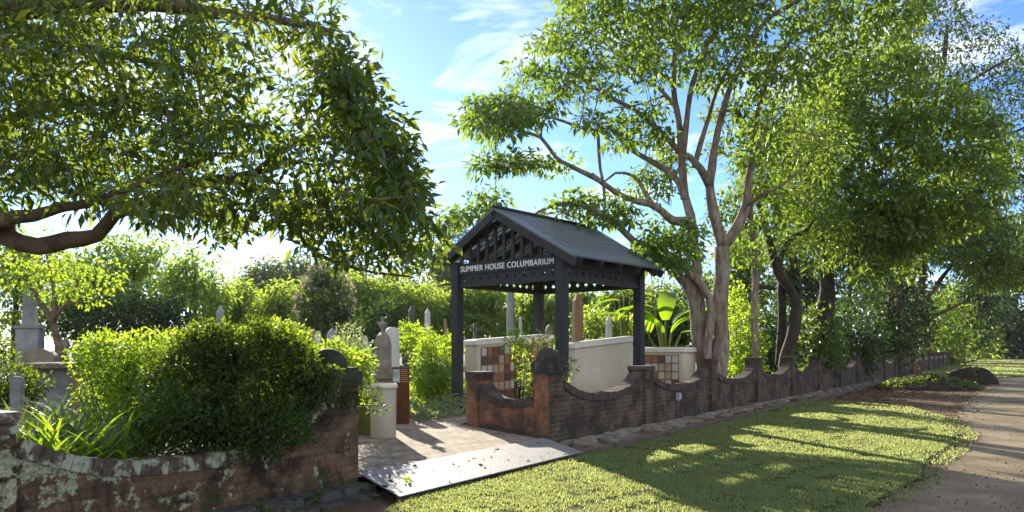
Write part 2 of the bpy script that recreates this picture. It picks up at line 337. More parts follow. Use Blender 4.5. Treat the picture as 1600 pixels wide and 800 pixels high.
verge = [gr(x, y, -.12) for x, y in [(1415, 579), (1470, 570), (1540, 566), (1640, 570), (1640, 587), (1560, 590), (1490, 589)]]
verge_poly = wiggle(verge, 1.0, .2)
sheet('verge', verge_poly, -.12, M['lawnbase'])
verge2 = wiggle([gr(x, y, -.12) for x, y in [(1490, 562), (1580, 559.5), (1680, 560), (1680, 564), (1560, 565)]], 2, .2)
sheet('far_verge', verge2, -.12, M['lawnbase'])

# brick paved path behind the gate
m = mat('brick paving', rough=.9, spec=.15); t = m.node_tree; b = t.nodes['Principled BSDF']; v = coords(t)
bt = N(t, 'ShaderNodeTexBrick'); wob = N(t, 'ShaderNodeTexNoise'); wob.inputs['Scale'].default_value = 6; t.links.new(v, wob.inputs['Vector'])
wv = N(t, 'ShaderNodeVectorMath', operation='MULTIPLY_ADD'); wv.inputs[1].default_value = (.03, .03, 0); t.links.new(wob.outputs['Color'], wv.inputs[0]); t.links.new(v, wv.inputs[2])
t.links.new(wv.outputs[0], bt.inputs['Vector']); bt.inputs['Scale'].default_value = 1; bt.inputs['Brick Width'].default_value = .24; bt.inputs['Row Height'].default_value = .115; bt.inputs['Mortar Size'].default_value = .008
bt.inputs['Color1'].default_value = (.24, .20, .145, 1); bt.inputs['Color2'].default_value = (.34, .295, .225, 1); bt.inputs['Mortar'].default_value = (.09, .07, .05, 1)
c = mixc(t, 1, bt.outputs['Color'], ramp(t, noise(t, v, 2.2, 9, .7), [(.3, (.55, .5, .45)), (.6, (1.2, 1.15, 1.1))]), 'MULTIPLY')
t.links.new(c, b.inputs['Base Color']); bump(t, b, math_(t, 'ADD', math_(t, 'MULTIPLY', bt.outputs['Fac'], -1.), noise(t, v, 30, 5)), .9, .012); M['paving'] = m
path = sheet('path', [(0, -.02), (4.05, -.02), (5.3, 2.7), (9, 4), (9, 12), (-1.5, 6), (-1.2, 2)], 0.002, M['paving'])
path.location = PL; path.rotation_euler = (0, 0, WA)
# stone gutter along the foot of the wall, kerb outside it
mb = MB()
mb.bb(.05, 46, -.72, -.02, -.2, -.115, 1)
for r_ in range(3):
    x = .15 + .1 * r_
    while x < 30:
        w = random.uniform(.22, .42); y = -.14 - r_ * .19
        if random.random() < (.08, .3, .55)[r_]: x += w; continue
        mb.box((x + w / 2, y + random.uniform(-.04, .04), -.115 + random.uniform(0, .018) + .03 * (2 - r_) * .5), (w - .03, random.uniform(.12, .18), .06), Matrix.Rotation(random.uniform(-.3, .3), 3, 'Z') @ Matrix.Rotation(random.uniform(-.1, .1), 3, 'X')); x += w
g = mb.build('gutter', [M['stone'], M['dirt']]); g.location = P0; g.rotation_euler = (0, 0, WA); tag(g, kind='structure')
mb = MB()
x = -4.3
while x < 30:
    w = random.uniform(.7, 1.1); mb.box((x + w / 2, -.80 + random.uniform(-.012, .012), -.12), (w - .012, .1, .12)); x += w
k = mb.build('kerb', M['kerb'], bevel=.012); k.location = P0; k.rotation_euler = (0, 0, WA); tag(k, kind='structure')
mb = MB()
for i in range(12):
    mb.box((-.22 - i * .5, -.13 + random.uniform(-.01, .01), -.11), (.49, .26, .13), Matrix.Rotation(random.uniform(-.02, .02), 3, 'Z'))
    mb.box((-.22 - i * .5, -.36 + random.uniform(-.02, .02), -.16), (.47, .22, .08), Matrix.Rotation(random.uniform(-.05, .05), 3, 'Z'))
k = mb.build('footing', M['ledge'], bevel=.015); k.location = PL; k.rotation_euler = (0, 0, WA); tag(k, kind='structure')
mb = MB(); mb.bb(-6, 4.1, -.8, -.47, -.3, -.165); k = mb.build('drain_channel', M['soil']); k.location = PL; k.rotation_euler = (0, 0, WA); tag(k, kind='structure')

# ================================================================== boundary walls
def sag(u, low, eL, eR):
    e = eL if u < .5 else eR; return low + (e - low) * abs(2 * u - 1) ** 2.7
def bay(par, x0, x1, low, eL, eR, mw, mc, T=.23, ch=.13, back=1):
    n = 26; mb = MB(); pts = []
    for i in range(n + 1):
        u = i / n; pts.append((x0 + (x1 - x0) * u, sag(u, low, eL, eR) - ch))
    y0, y1 = (0, T) if back > 0 else (-T, 0)
    vs = []
    for x, z in pts: vs += [(x, y0, -.2), (x, y1, -.2), (x, y1, z), (x, y0, z)]
    fs = []
    for i in range(n):
        a = 4 * i; c = a + 4
        fs += [(a, c, c + 3, a + 3), (a + 1, a + 2, c + 2, c + 1), (a + 3, c + 3, c + 2, a + 2), (a, a + 1, c + 1, c)]
    fs += [(0, 3, 2, 1), (4 * n, 4 * n + 1, 4 * n + 2, 4 * n + 3)]
    mb.add(vs, fs); mb.build('wall_panel', mw, par)
    # brick-on-edge coping, following the sag
    mb = MB(); L_ = [0]; fine = [(x0 + (x1 - x0) * i / 200, sag(i / 200, low, eL, eR) - ch) for i in range(201)]
    for i in range(200): L_.append(L_[-1] + math.dist(fine[i], fine[i + 1]))
    k = int(L_[-1] / .082); j = 0
    for q in range(k):
        s = (q + .5) * L_[-1] / k
        while L_[j + 1] < s: j += 1
        f = (s - L_[j]) / (L_[j + 1] - L_[j]); a, b_ = fine[j], fine[j + 1]
        ang = math.atan2(b_[1] - a[1], b_[0] - a[0]); px_, pz = a[0] + (b_[0] - a[0]) * f, a[1] + (b_[1] - a[1]) * f
        h = ch + random.uniform(-.006, .006); d = T + .05 + random.uniform(-.008, .008)
        Mx = Matrix.Rotation(-ang, 3, 'Y') @ Matrix.Rotation(random.uniform(-.02, .02), 3, 'X')
        mb.box((px_ - math.sin(ang) * h / 2, (y0 + y1) / 2, pz + math.cos(ang) * h / 2), (abs(L_[-1] / k) - .006, d, h), Mx)
    mb.build('coping', mc, par, bevel=.006)
def pier(par, x, top, mw, mc, w=.36, T=.23, pd=.06):
    mb = MB(); mb.bb(x - w / 2, x + w / 2, -pd, T + pd, -.2, top - .16); mb.build('pier', mw, par)
    mb = MB(); mb.bb(x - w / 2 - .015, x + w / 2 + .015, -pd - .015, T + pd + .015, top - .16, top - .085); mb.bb(x - w / 2 - .03, x + w / 2 + .03, -pd - .03, T + pd + .03, top - .085, top)
    mb.build('pier_cap', mc, par, bevel=.01)
def dome(par, c, r, z0, mc, e1, e2, s):
    """block with rounded shoulders and a dome, on the plan e1 x e2 (unit vectors) of half size s"""
    mb = MB(); o = .035
    q = [c + e1 * a + e2 * b_ for a, b_ in ((-s - o, -s - o), (s + o, -s - o), (s + o, s + o), (-s - o, s + o))]
    mb.prism([(p.x, p.y) for p in q], z0, z0 + .17)
    q = [c + e1 * a + e2 * b_ for a, b_ in ((-s, -s), (s, -s), (s, s), (-s, s))]
    mb.prism([(p.x, p.y) for p in q], z0 + .17, z0 + .205)
    prof = [(r * math.cos(a), z0 + .205 + r * 1.02 * math.sin(a)) for a in [i * math.pi / 18 for i in range(9)]] + [(.012, z0 + .205 + r * 1.02)]
    mb.lathe([(r * .97, z0 + .12)] + prof, 24, (c.x, c.y))
    return mb.build('pier_dome', mc, par, bevel=.012)
# --- left wall
lw = empty('brick_wall', PL, WA, 'lichen covered red brick wall with a dipped top, below the big round bush', 'wall')
ex, ey = Vector((1, 0, 0)), Vector((0, 1, 0))
mb = MB(); mb.bb(-.45, 0, 0, .45, -.2, 1.0); mb.build('gate_pier', M['brick_left'], lw)
dome(lw, Vector((-.225, .225, 0)), .205, 1.0, M['cap_moss'], ex, ey, .225)
bay(lw, -3.45, -.45, .46, .76, .92, M['brick_left'], M['coping_left'])
pier(lw, -3.64, .95, M['brick_left'], M['coping_left'])
bay(lw, -7.2, -3.82, .50, .8, .8, M['brick_left'], M['coping_left'])
# --- right wall
rw = empty('brick_wall', P0, WA, 'long dark weathered brick wall with scalloped top and piers, running from the gate along the road', 'wall')
wdir = Vector((-.787 - .567, 14.1 - 11.9, 0)); WL_ = wdir.length; wdir.normalize(); wang = math.atan2(wdir.y, wdir.x)
wloc = Matrix.Rotation(-WA, 3, 'Z') @ wdir                          # wing direction in wall coordinates
q = [Vector((0, 0, 0)), ex * .44, ex * .44 + wloc * .44, wloc * .44]
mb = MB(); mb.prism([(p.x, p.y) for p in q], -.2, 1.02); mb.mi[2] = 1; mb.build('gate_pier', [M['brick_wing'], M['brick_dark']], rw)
dome(rw, (ex + wloc) * .22, .2, 1.02, M['cap'], ex, wloc, .22)
ts = [.44]; tops = []
for i in range(12): ts.append(3.68 + i * 3.68)
for i in range(12):
    low = .64 if i == 0 else .66; a = ts[i] + (.18 if i else 0); c_ = ts[i + 1] - .18
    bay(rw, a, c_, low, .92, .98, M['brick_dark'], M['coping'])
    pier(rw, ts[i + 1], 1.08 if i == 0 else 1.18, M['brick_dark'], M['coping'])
fw = empty('brick_wall', wl(46.4), WA, 'far stretch of scalloped brick wall beyond the lit gate pier', 'wall')
for i in range(8):
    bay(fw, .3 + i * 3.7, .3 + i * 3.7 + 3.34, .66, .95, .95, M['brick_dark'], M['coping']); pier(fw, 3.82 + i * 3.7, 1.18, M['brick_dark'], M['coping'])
for i, (tt, s, lab) in enumerate([(45.6, .5, 'nearest tall orange brick gate pier standing far along the wall by the road'), (77, .6, 'middle orange brick gate pier far along the wall'), (87, .6, 'farthest orange brick gate pier at the end of the wall')]):
    gp = empty('gate_pier', wl(tt), WA, lab, 'gate pier', 'tall brick piers far along the wall')
    mb = MB(); mb.bb(-s / 2, s / 2, -.1, s - .1, -.16, 1.5); mb.build('pier', M['brick_wing'], gp)
    mb = MB(); mb.bb(-s / 2 - .05, s / 2 + .05, -.15, s - .05, 1.5, 1.6); mb.lathe([(s * .5, 1.6), (s * .42, 1.75), (s * .2, 1.85), (.02, 1.88)], 12, (0, s / 2 - .1)); mb.build('pier_cap', M['cap'], gp)
# --- wing wall
ww = empty('wing_wall', P0, wang, 'short orange brick wing wall with one scooped dip, left of the domed gate pier', 'wall')
bay(ww, .44, WL_ - .38, .56, .64, .82, M['brick_wing'], M['coping'], back=-1)
mb = MB(); mb.bb(WL_ - .38, WL_, -.28, .05, -.2, .84); mb.build('pier', M['brick_wing'], ww)
mb = MB(); mb.bb(WL_ - .395, WL_ + .015, -.295, .065, .84, .92); mb.bb(WL_ - .41, WL_ + .03, -.31, .08, .92, 1.0); mb.build('pier_cap', M['coping'], ww, bevel=.01)
mb = MB(); mb.bb(.004, WL_ + .03, .0, .035, -.2, .085); mb.build('plinth', M['brick_dark'], ww)
# junction box on the wall with its conduit
jb = empty('junction_box', wl(5.15, .02, .33), WA, 'small grey junction box and conduit on the face of the long brick wall', 'junction box')
mb = MB(); mb.bb(-.06, .06, -.07, 0, 0, .16); mb.build('box', M['box'], jb, bevel=.01)
mb = MB(); mb.bb(-.07, .07, -.085, -.07, .03, .15); mb.build('lid', M['box'], jb, bevel=.005)
mb = MB(); mb.tube([(0, -.03, 0), (0, -.03, -.2), (0, -.03, -.46)], [.018] * 3, 8); mb.build('conduit', M['stone_dark'], jb)

# ramp plate across the drain
m = mat('tread plate', (.45, .45, .45), .62, .3, .05); t = m.node_tree; b = t.nodes['Principled BSDF']; v = coords(t)
vo = N(t, 'ShaderNodeTexVoronoi'); vo.inputs['Scale'].default_value = 38; t.links.new(v, vo.inputs['Vector'])
t.links.new(ramp(t, noise(t, v, 3, 8, .7), [(.3, (.17, .163, .148)), (.7, (.25, .24, .22))]), b.inputs['Base Color'])
bump(t, b, ramp(t, vo.outputs['Distance'], [(.2, (1, 1, 1)), (.45, (0, 0, 0))]), .6, .01); M['plate'] = m
ul, ur = gr(560, 742, .0), gr(850, 686, .0); ll, lr = gr(624, 779, -.07), gr(910, 708, -.07)
mb = MB()
for k_ in range(3):
    a0, a1 = k_ / 3 + .0008, (k_ + 1) / 3 - .0008
    q = [ul.lerp(ur, a0), ul.lerp(ur, a1), ll.lerp(lr, a1), ll.lerp(lr, a0)]
    q = [p + Vector((0, 0, .022)) for p in q]; lo = [p - Vector((0, 0, .012)) for p in q]
    mb.add(lo + q, [(3, 2, 1, 0), (4, 5, 6, 7), (0, 1, 5, 4), (1, 2, 6, 5), (2, 3, 7, 6), (3, 0, 4, 7)])
ramp_ = mb.build('ramp_plate', M['plate']); tag(ramp_, 'pale chequered steel ramp plate bridging the drain at the gate opening', 'ramp')

# ================================================================== pavilion
PX = Vector((1.008, 15.466, 0)); PH = .712; PLn, PSn = 2.967, 2.934
pv = empty('summer_house', PX, -PH, 'open dark steel summer house with a gabled slotted roof and white lettering', 'pavilion')
# local frame: origin at the front right post, x to the right along the gable front, y back along the ridge
S_ = .2; hB = 2.84
for x, y in ((0, 0), (-PLn, 0), (0, PSn), (-PLn, PSn)):
    mb = MB(); mb.bb(x - S_ / 2, x + S_ / 2, y - S_ / 2, y + S_ / 2, -.05, 3.36); mb.build('post', M['steel'], pv, bevel=.006)
    mb = MB(); mb.bb(x - S_ / 2 - .03, x + S_ / 2 + .03, y - S_ / 2 - .03, y + S_ / 2 + .03, -.05, .06); mb.build('post_base', M['steel'], pv, bevel=.006)
x0, x1 = -PLn + S_ / 2 + .002, -S_ / 2 - .002
def cross_panel(axis, a0, a1, c, z0, z1, n):
    """thin plate pierced by a row of plus shaped holes"""
    mb = MB(); w = (a1 - a0) / n; zc = (z0 + z1) / 2; L1, L2 = .052, .015
    def r(u0, u1, p0, p1):
        if axis == 'x': mb.bb(u0, u1, c - .006, c + .006, p0, p1)
        else: mb.bb(c - .006, c + .006, u0, u1, p0, p1)
    r(a0, a1, zc + L1, z1); r(a0, a1, z0, zc - L1)
    for i in range(n):
        u0 = a0 + i * w; u1 = u0 + w; uc = (u0 + u1) / 2
        for p0, p1, hw in ((zc + L2, zc + L1, L2), (zc - L2, zc + L2, L1), (zc - L1, zc - L2, L2)):
            r(u0, uc - hw, p0, p1); r(uc + hw, u1, p0, p1)
    return mb.build('pierced_panel', M['steel'], pv)
for yy in (0, PSn):
    cross_panel('x', x0, x1, yy, hB + .02, 3.08, 11)
    mb = MB(); mb.bb(x0, x1, yy - .05, yy + .05, hB - .04, hB + .018); mb.build('beam', M['steel'], pv)
for xx in (0, -PLn):
    cross_panel('y', S_ / 2 + .002, PSn - S_ / 2 - .002, xx, hB + .02, 3.08, 11)
    mb = MB(); mb.bb(xx - .05, xx + .05, S_ / 2 + .002, PSn - S_ / 2 - .002, hB - .04, hB + .018); mb.bb(xx - .05, xx + .05, S_ / 2 + .002, PSn - S_ / 2 - .002, 3.082, 3.32); mb.build('beam', M['steel'], pv)
mb = MB(); mb.bb(x0, x1, -.045, .04, 3.082, 3.32); sb = mb.build('sign_board', M['steel'], pv)
mb = MB(); mb.bb(x0, x1, PSn - .04, PSn + .04, 3.082, 3.32); mb.build('beam', M['steel'], pv)
# lettering
cu = bpy.data.curves.new('lettering', 'FONT'); cu.body = 'SUMMER HOUSE COLUMBARIUM'; cu.extrude = .012; cu.offset = .0; cu.size = 1; cu.space_character = 1.12
to = bpy.data.objects.new('lettering', cu); COL.objects.link(to)
dg = bpy.context.evaluated_depsgraph_get(); me = bpy.data.meshes.new_from_object(to.evaluated_get(dg)); bpy.data.objects.remove(to)
co = np.array([v_.co[:] for v_ in me.vertices]); mn, mxx = co.min(0), co.max(0)
co[:, 0] = (co[:, 0] - mn[0]) / (mxx[0] - mn[0]); co[:, 1] = (co[:, 1] - mn[1]) / (mxx[1] - mn[1])
tx0, tx1 = x0 + .06, x1 - .07
for v_, c in zip(me.vertices, co): v_.co = (tx0 + c[0] * (tx1 - tx0), -.05 - .012 * (1 if c[2] > 0 else -1), 3.134 + c[1] * .125)
lo = link('lettering', me, M['letter'], sb)
tag(lo, 'white capital letters reading SUMMER HOUSE COLUMBARIUM')
# roof: ridge and the two eaves (the gable ends lean out at the ridge)
xm = -PLn / 2; hA = 4.38
rdg = (Vector((xm, -.427, hA)), Vector((xm, PSn + .422, hA)))
evR = (Vector((.447, -.212, 3.25)), Vector((.447, PSn + .271, 3.25)))
evL = (Vector((-PLn - .28, -.212, 3.57)), Vector((-PLn - .28, PSn + .271, 3.57)))
evL[0].z = evL[1].z = 3.52
def slope(ev, seed, name):
    rr = random.Random(seed); mb = MB()
    a0, a1 = rdg; b0, b1 = ev
    nrm = (a1 - a0).cross(b0 - a0).normalized(); nrm = nrm if nrm.z > 0 else -nrm
    def P(u, v): return a0.lerp(a1, u).lerp(b0.lerp(b1, u), v)
    def cell(u0, u1, v0, v1):
        q = [P(u0, v0), P(u1, v0), P(u1, v1), P(u0, v1)]; q2 = [p - nrm * .035 for p in q]
        mb.add(q2 + q, [(3, 2, 1, 0), (4, 5, 6, 7), (0, 1, 5, 4), (1, 2, 6, 5), (2, 3, 7, 6), (3, 0, 4, 7)])
    n = 23; w = .42 / n; cell(0, .09, 0, 1); cell(.95, 1, 0, 1); du = .86 / n
    for i in range(n):
        u = .09 + i * du; cell(u + w * .5 + .001, u + du, 0, 1) if False else cell(u + du * .46, u + du, 0, 1)
        v = 0.03 + (i % 2) * .15; last = 0
        while v + .22 < .86:
            cell(u, u + du * .46, last, v); last = v + .20; v = last + .10
        cell(u, u + du * .46, last, 1)
    return mb.build(name, M['roof'], pv)
slope(evR, 1, 'roof_slope'); slope(evL, 2, 'roof_slope')
mb = MB(); mb.tube([rdg[0] + Vector((0, -.01, .02)), rdg[1] + Vector((0, .01, .02))], [.045, .045], 6); mb.build('ridge_cap', M['steel'], pv)
def bar(mb, a, b_, w, h):
    d = b_ - a; L_ = d.length; x = d.normalized(); y = Vector((0, 1, 0)); z = x.cross(y).normalized(); y = z.cross(x)
    if z.z < 0: z = -z; y = -y
    Mx = Matrix((x, y, z)).transposed(); mb.box((a + b_) / 2, (L_, w, h), Mx)
for ev in (evR, evL):
    for k_ in (0, 1):
        mb = MB(); off = Vector((0, .03 if k_ == 0 else -.03, -.13)); s_ = (ev[k_] - rdg[k_]).normalized()
        bar(mb, rdg[k_] + off + s_ * .06, ev[k_] + off + s_ * .03, .05, .16); mb.build('barge_board', M['steel'], pv)
    for yy in (.0, .75, 1.47, 2.2, PSn):
        mb = MB(); f = (yy + .3) / (PSn + .6); a = Vector((rdg[0].x, yy, hA - .12)); e = Vector((ev[0].x, yy, ev[0].z - .12)); s_ = (e - a).normalized()
        bar(mb, a + s_ * .09, e + s_ * .02, .06, .14); mb.build('rafter', M['steel'], pv)
# gable infill: battens in front, slotted panel at the back
def rz(x): # underside of rafters at x
    ev = evR if x > xm else evL; return hA - .2 - (hA - ev[0].z) * abs(x - xm) / abs(ev[0].x - xm)
for yy, nb in ((-.0, 11),):
    for i in range(nb):
        x = x0 + (i + .5) * (x1 - x0) / nb; top = rz(x)
        if top > 3.36: mb = MB(); mb.bb(x - .035, x + .035, yy - .1, yy - .055, 3.322, top + .04); mb.build('batten', M['steel'], pv)
mb = MB(); nb = 11
for i in range(nb):
    xa = x0 + i * (x1 - x0) / nb; xb = xa + (x1 - x0) / nb; top = min(rz(xa), rz(xb)); xs = xa + (xb - xa) * .28
    if top < 3.34: continue
    mb.bb(xa, xs, PSn - .012, PSn + .012, 3.322, top)
    z = 3.322 + (i % 3) * .05; k_ = 0
    mb.bb(xs, xb, PSn - .012, PSn + .012, 3.322, z)
    while z < top:
        if k_ % 6 < 5: h, gap = .022, .05
        else: h, gap = .13, .0
        mb.bb(xs, xb, PSn - .012, PSn + .012, z, min(top, z + h)); z += h + gap; k_ += 1
mb.build('slotted_gable', M['steel'], pv)

# ================================================================== columbarium walls
def columb(Lp, Rp, D, hl, hr, label, cols, rows, seed, z0=-.05, capo=.05):
    u = (Rp - Lp); ln = u.length; ang = math.atan2(u.y, u.x)
    o = empty('columbarium_wall', Lp, ang, label, 'niche wall', 'cream niche walls'); rr = random.Random(seed)
    mb = MB(); ch = .13; sl = lambda x: hl + (hr - hl) * x / ln
    mb.prism([(0, 0), (ln, 0), (ln, D), (0, D)], z0, [hl - ch, hr - ch, hr - ch, hl - ch]); mb.build('body', M['render'], o, bevel=.01)
    mb = MB(); c = capo
    lo = [(-c, -c), (ln + c, -c), (ln + c, D + c), (-c, D + c)]; hi = [(0.02, .03), (ln - .02, .03), (ln - .02, D - .03), (.02, D - .03)]
    vs = [(x, y, sl(x) - ch + .001) for x, y in lo] + [(x, y, sl(x) - .03) for x, y in lo] + [(x, y, sl(x)) for x, y in hi]
    mb.add(vs, [(3, 2, 1, 0)] + [(i, (i + 1) % 4, 4 + (i + 1) % 4, 4 + i) for i in range(4)] + [(4 + i, 4 + (i + 1) % 4, 8 + (i + 1) % 4, 8 + i) for i in range(4)] + [(8, 9, 10, 11)])
    mb.build('coping', M['render_top'], o, bevel=.008)
    if cols:
        b0, b1 = .10, ln - .10; w = (b1 - b0) / cols; hh = .205
        mb = MB(); mb.prism([(b0, -.012), (b1, -.012), (b1, 0), (b0, 0)], [sl(b0) - .2 - hh * rows, sl(b1) - .2 - hh * rows] + [sl(b1) - .2 - hh * rows, sl(b0) - .2 - hh * rows], [sl(b0) - .19, sl(b1) - .19, sl(b1) - .19, sl(b0) - .19])
        pn = mb.build('niche_panel', M['grout'], o); base = {}
        for i in range(cols):
            for j in range(rows):
                k_ = rr.choices(range(5), (3, 4, 2, 3, 3))[0]; x = b0 + (i + .5) * w; z = sl(x) - .2 - (j + .5) * hh
                if k_ not in base:
                    mb = MB(); mb.box((0, 0, 0), (w - .03, .02, hh - .03)); q = mb.build('plaque', M['pl%d' % k_], pn, bevel=.004); base[k_] = q
                else:
                    q = base[k_].copy(); COL.objects.link(q); q.parent = pn
                q.location = (x, -.02, z)
    return o
columb(Vector((-.81, 17.7, 0)), Vector((.96, 18.72, 0)), .62, 1.63, 1.78, 'cream niche wall with coloured plaques, leftmost, behind the vine', 12, 6, 3)
columb(Vector((1.374, 17.0, 0)), Vector((2.93, 18.6, 0)), .25, 1.55, 1.73, 'plain cream wall without plaques, under the right side of the summer house', 0, 0, 4)
columb(Vector((3.0, 19.78, 0)), Vector((4.205, 18.9, 0)), .8, 1.46, 1.46, 'small cream niche wall with plaques, rightmost, beside the pale tree trunk', 7, 5, 9)
# sloped earth under the niche walls is hidden by planting

# ================================================================== things by the path
bp = gr(599, 684, 0)
bn = empty('litter_bin', bp, 0, 'cream perforated round litter bin standing on the brick path', 'bin')
m = mat('perforated cream metal', (.5, .46, .38), .5, .4); t = m.node_tree; b = t.nodes['Principled BSDF']
cc = N(t, 'ShaderNodeTexCoord'); sp = N(t, 'ShaderNodeSeparateXYZ'); t.links.new(cc.outputs['Object'], sp.inputs[0])
an = math_(t, 'ARCTAN2', sp.outputs[1], sp.outputs[0]); a_ = math_(t, 'SINE', math_(t, 'MULTIPLY', an, 30.)); z_ = math_(t, 'SINE', math_(t, 'MULTIPLY', sp.outputs[2], 120.))
k_ = ramp(t, math_(t, 'MULTIPLY', a_, z_), [(.2, (.46, .41, .32)), (.5, (.16, .135, .10))]); t.links.new(k_, b.inputs['Base Color']); M['perf'] = m
mb = MB(); mb.lathe([(.195, 0), (.2, .02), (.205, .78), (.2, .785)], 32); mb.build('body', M['perf'], bn, True)
mb = MB(); mb.lathe([(.205, .785), (.226, .79), (.226, .84), (.2, .86), (.19, .86), (.185, .845)], 32); mb.build('rim', M['render_top'], bn, True)
p = gr(566, 682, 0); p.y += .5; p.x = -.195 * p.y
mb = MB(); mb.bb(-.3, .3, -.3, .3, -.02, .46); k = mb.build('stone_block', M['mossblock'], bevel=.03); k.location = p; k.rotation_euler = (0, 0, .35); tag(k, 'green mossy stone block tucked behind the litter bin', 'stone block')
sp_ = at(626, 600, 14.4); sp_.z = 0
sg = empty('information_sign', sp_, .28, 'rusty steel information sign with a small picture, in the planting beside the path', 'sign')
mb = MB(); mb.bb(-.165, .165, -.02, .02, 0, 1.07); mb.build('panel', M['corten'], sg)
mb = MB(); mb.bb(-.15, -.02, -.026, -.021, .78, 1.03); mb.build('picture', M['photo'], sg)
mb = MB()
for i in range(7):
    mb.bb(.0, .15 - random.uniform(0, .03), -.024, -.021, 1.015 - i * .038, 1.03 - i * .038)
mb.build('text_lines', M['corten_strip'], sg)

# ------------------------------------------------------------------ graves
def grave(kind, px, top, wpx, Y, m, label, d=None, rz=.3, base=None, name=None):
    p = at(px, HY, Y); h = at(px, top, Y).z; p.z = 0; w = wpx / F * Y; d = d or w
    nm = name or {'obelisk': 'obelisk', 'arch': 'headstone', 'gothic': 'headstone', 'slab': 'headstone', 'column': 'memorial_column', 'cross': 'headstone'}[kind]
    o = empty(nm, p, rz, label, {'obelisk': 'obelisk', 'column': 'column'}.get(kind, 'headstone'), 'memorials in the cemetery')
    mb = MB()
    if kind == 'obelisk':
        bh = base or h * .28; a, b_ = w * .5, w * .36; pk = w * .75
        for z0, z1, s0, s1 in ((bh, h - pk, a, b_), (h - pk, h, b_, .006)):
            vs = [(sx * s0, sy * s0, z0) for sx, sy in ((-1, -1), (1, -1), (1, 1), (-1, 1))] + [(sx * s1, sy * s1, z1) for sx, sy in ((-1, -1), (1, -1), (1, 1), (-1, 1))]
            mb.add(vs, [(3, 2, 1, 0), (4, 5, 6, 7), (0, 1, 5, 4), (1, 2, 6, 5), (2, 3, 7, 6), (3, 0, 4, 7)])
        mb.build('shaft', m, o)
        mb = MB(); mb.bb(-w * .85, w * .85, -w * .85, w * .85, bh * .45, bh - .06); mb.bb(-w * .98, w * .98, -w * .98, w * .98, bh - .06, bh); mb.bb(-w * 1.2, w * 1.2, -w * 1.2, w * 1.2, -.05, bh * .45); mb.build('pedestal', m, o, bevel=.012)
    elif kind == 'column':
        mb.lathe([(w * .8, .5), (w * .8, .58), (w * .6, .66), (w * .5, .8), (w * .45, h - w * .25), (w * .36, h - w * .08), (.02, h)], 18); mb.build('shaft', m, o, True)
        mb = MB(); mb.bb(-w, w, -w, w, -.05, .5); mb.build('pedestal', m, o, bevel=.02)
    else:
        d = d if d < w else .16; n = 12; half = w / 2; pts = [(-half, 0), (half, 0)]
        if kind == 'arch': pts += [(half * math.cos(a), h - half * .62 + half * .62 * math.sin(a)) for a in [i * math.pi / n for i in range(n + 1)]]
        elif kind == 'gothic': pts += [(half, h - w * .95), (half * .86, h - w * .6), (half * .55, h - w * .25), (0, h), (-half * .55, h - w * .25), (-half * .86, h - w * .6), (-half, h - w * .95)]
        elif kind == 'cross':
            q = w * .18; pts = [(-half * .8, 0), (half * .8, 0), (half * .5, h - w * 2), (q, h - w * 1.9), (q, h - w * .75), (half, h - w * .75), (half, h - w * .45), (q, h - w * .45), (q, h), (-q, h), (-q, h - w * .45), (-half, h - w * .45), (-half, h - w * .75), (-q, h - w * .75), (-q, h - w * 1.9), (-half * .5, h - w * 2)]
        else: pts += [(half, h - .05), (half * .9, h), (-half * .9, h), (-half, h - .05)]
        vs = [(x, -d / 2, z) for x, z in pts] + [(x, d / 2, z) for x, z in pts]; k_ = len(pts)
        mb.add(vs, [tuple(range(k_)), tuple(range(2 * k_ - 1, k_ - 1, -1))] + [(i, k_ + i, k_ + (i + 1) % k_, (i + 1) % k_) for i in range(k_)])
        mb.build('stone', m, o, bevel=.012 if kind != 'cross' else 0)
        mb = MB(); mb.bb(-w * .68, w * .68, -d, d, -.05, .22); mb.build('base', m, o, bevel=.015)
    return o
S1, S2, S3, S4, S5 = M['stone'], M['stone_grey'], M['marble'], M['stone_dark'], M['stone_red']
grave('obelisk', 47, 438, 19, 18, S2, 'grey obelisk on a broad pedestal at the far left, behind the thin tree', base=1.95)
grave('arch', 63, 545, 47, 14.5, S1, 'broad round topped sandstone headstone at the far left, below the obelisk', d=.25, rz=.2)
grave('slab', 97, 530, 19, 21, S1, 'square brown headstone beside the leaning trunk at the left')
grave('slab', 132, 535, 34, 23, S2, 'wide grey slab headstone behind the leafy bush at the left')
grave('slab', 27, 588, 16, 10, S2, 'small grey block headstone low in the far left planting', d=.2)
grave('obelisk', 344, 476, 14, 27, S2, 'grey obelisk rising alone above the dark round bush')
grave('slab', 486, 513, 12, 24, S5, 'small brown block headstone left of the pointed grey one', d=.2)
grave('arch', 497, 517, 8, 26, S3, 'tiny white rounded headstone beside the brown block')
grave('gothic', 519, 513, 16, 20, S2, 'pale grey pointed headstone under the flowering tree', d=.2)
grave('slab', 557, 527, 11, 25, S2, 'small square grey headstone right of the pointed pale one')
grave('gothic', 571, 524, 8, 27, S3, 'slim white pointed headstone in the shade')
gg = grave('gothic', 598, 518, 22, 16.2, S1, 'brown gothic headstone topped with a small urn, behind the rusty sign', d=.28, rz=.5)
mb = MB(); hz = at(598, 519, 16.2).z; mb.lathe([(.03, hz - .03), (.05, hz + .03), (.03, hz + .07), (.09, hz + .14), (.1, hz + .19), (.04, hz + .22), (.03, hz + .26), (.05, hz + .29), (.01, hz + .33)], 14); mb.build('urn', S1, gg, True)
mb = MB(); mb.bb(-.3, .3, -.3, .3, -.05, .78); mb.bb(-.38, .38, -.35, .35, .78, .88); mb.build('plinth', S1, gg, bevel=.015)
grave('arch', 613, 511, 20, 19, S3, 'tall white round topped headstone beside the gothic stone', d=.2, rz=.4)
grave('obelisk', 643, 477, 12, 27, S4, 'dark blunt obelisk left of the pale one, by the left post', base=.9)
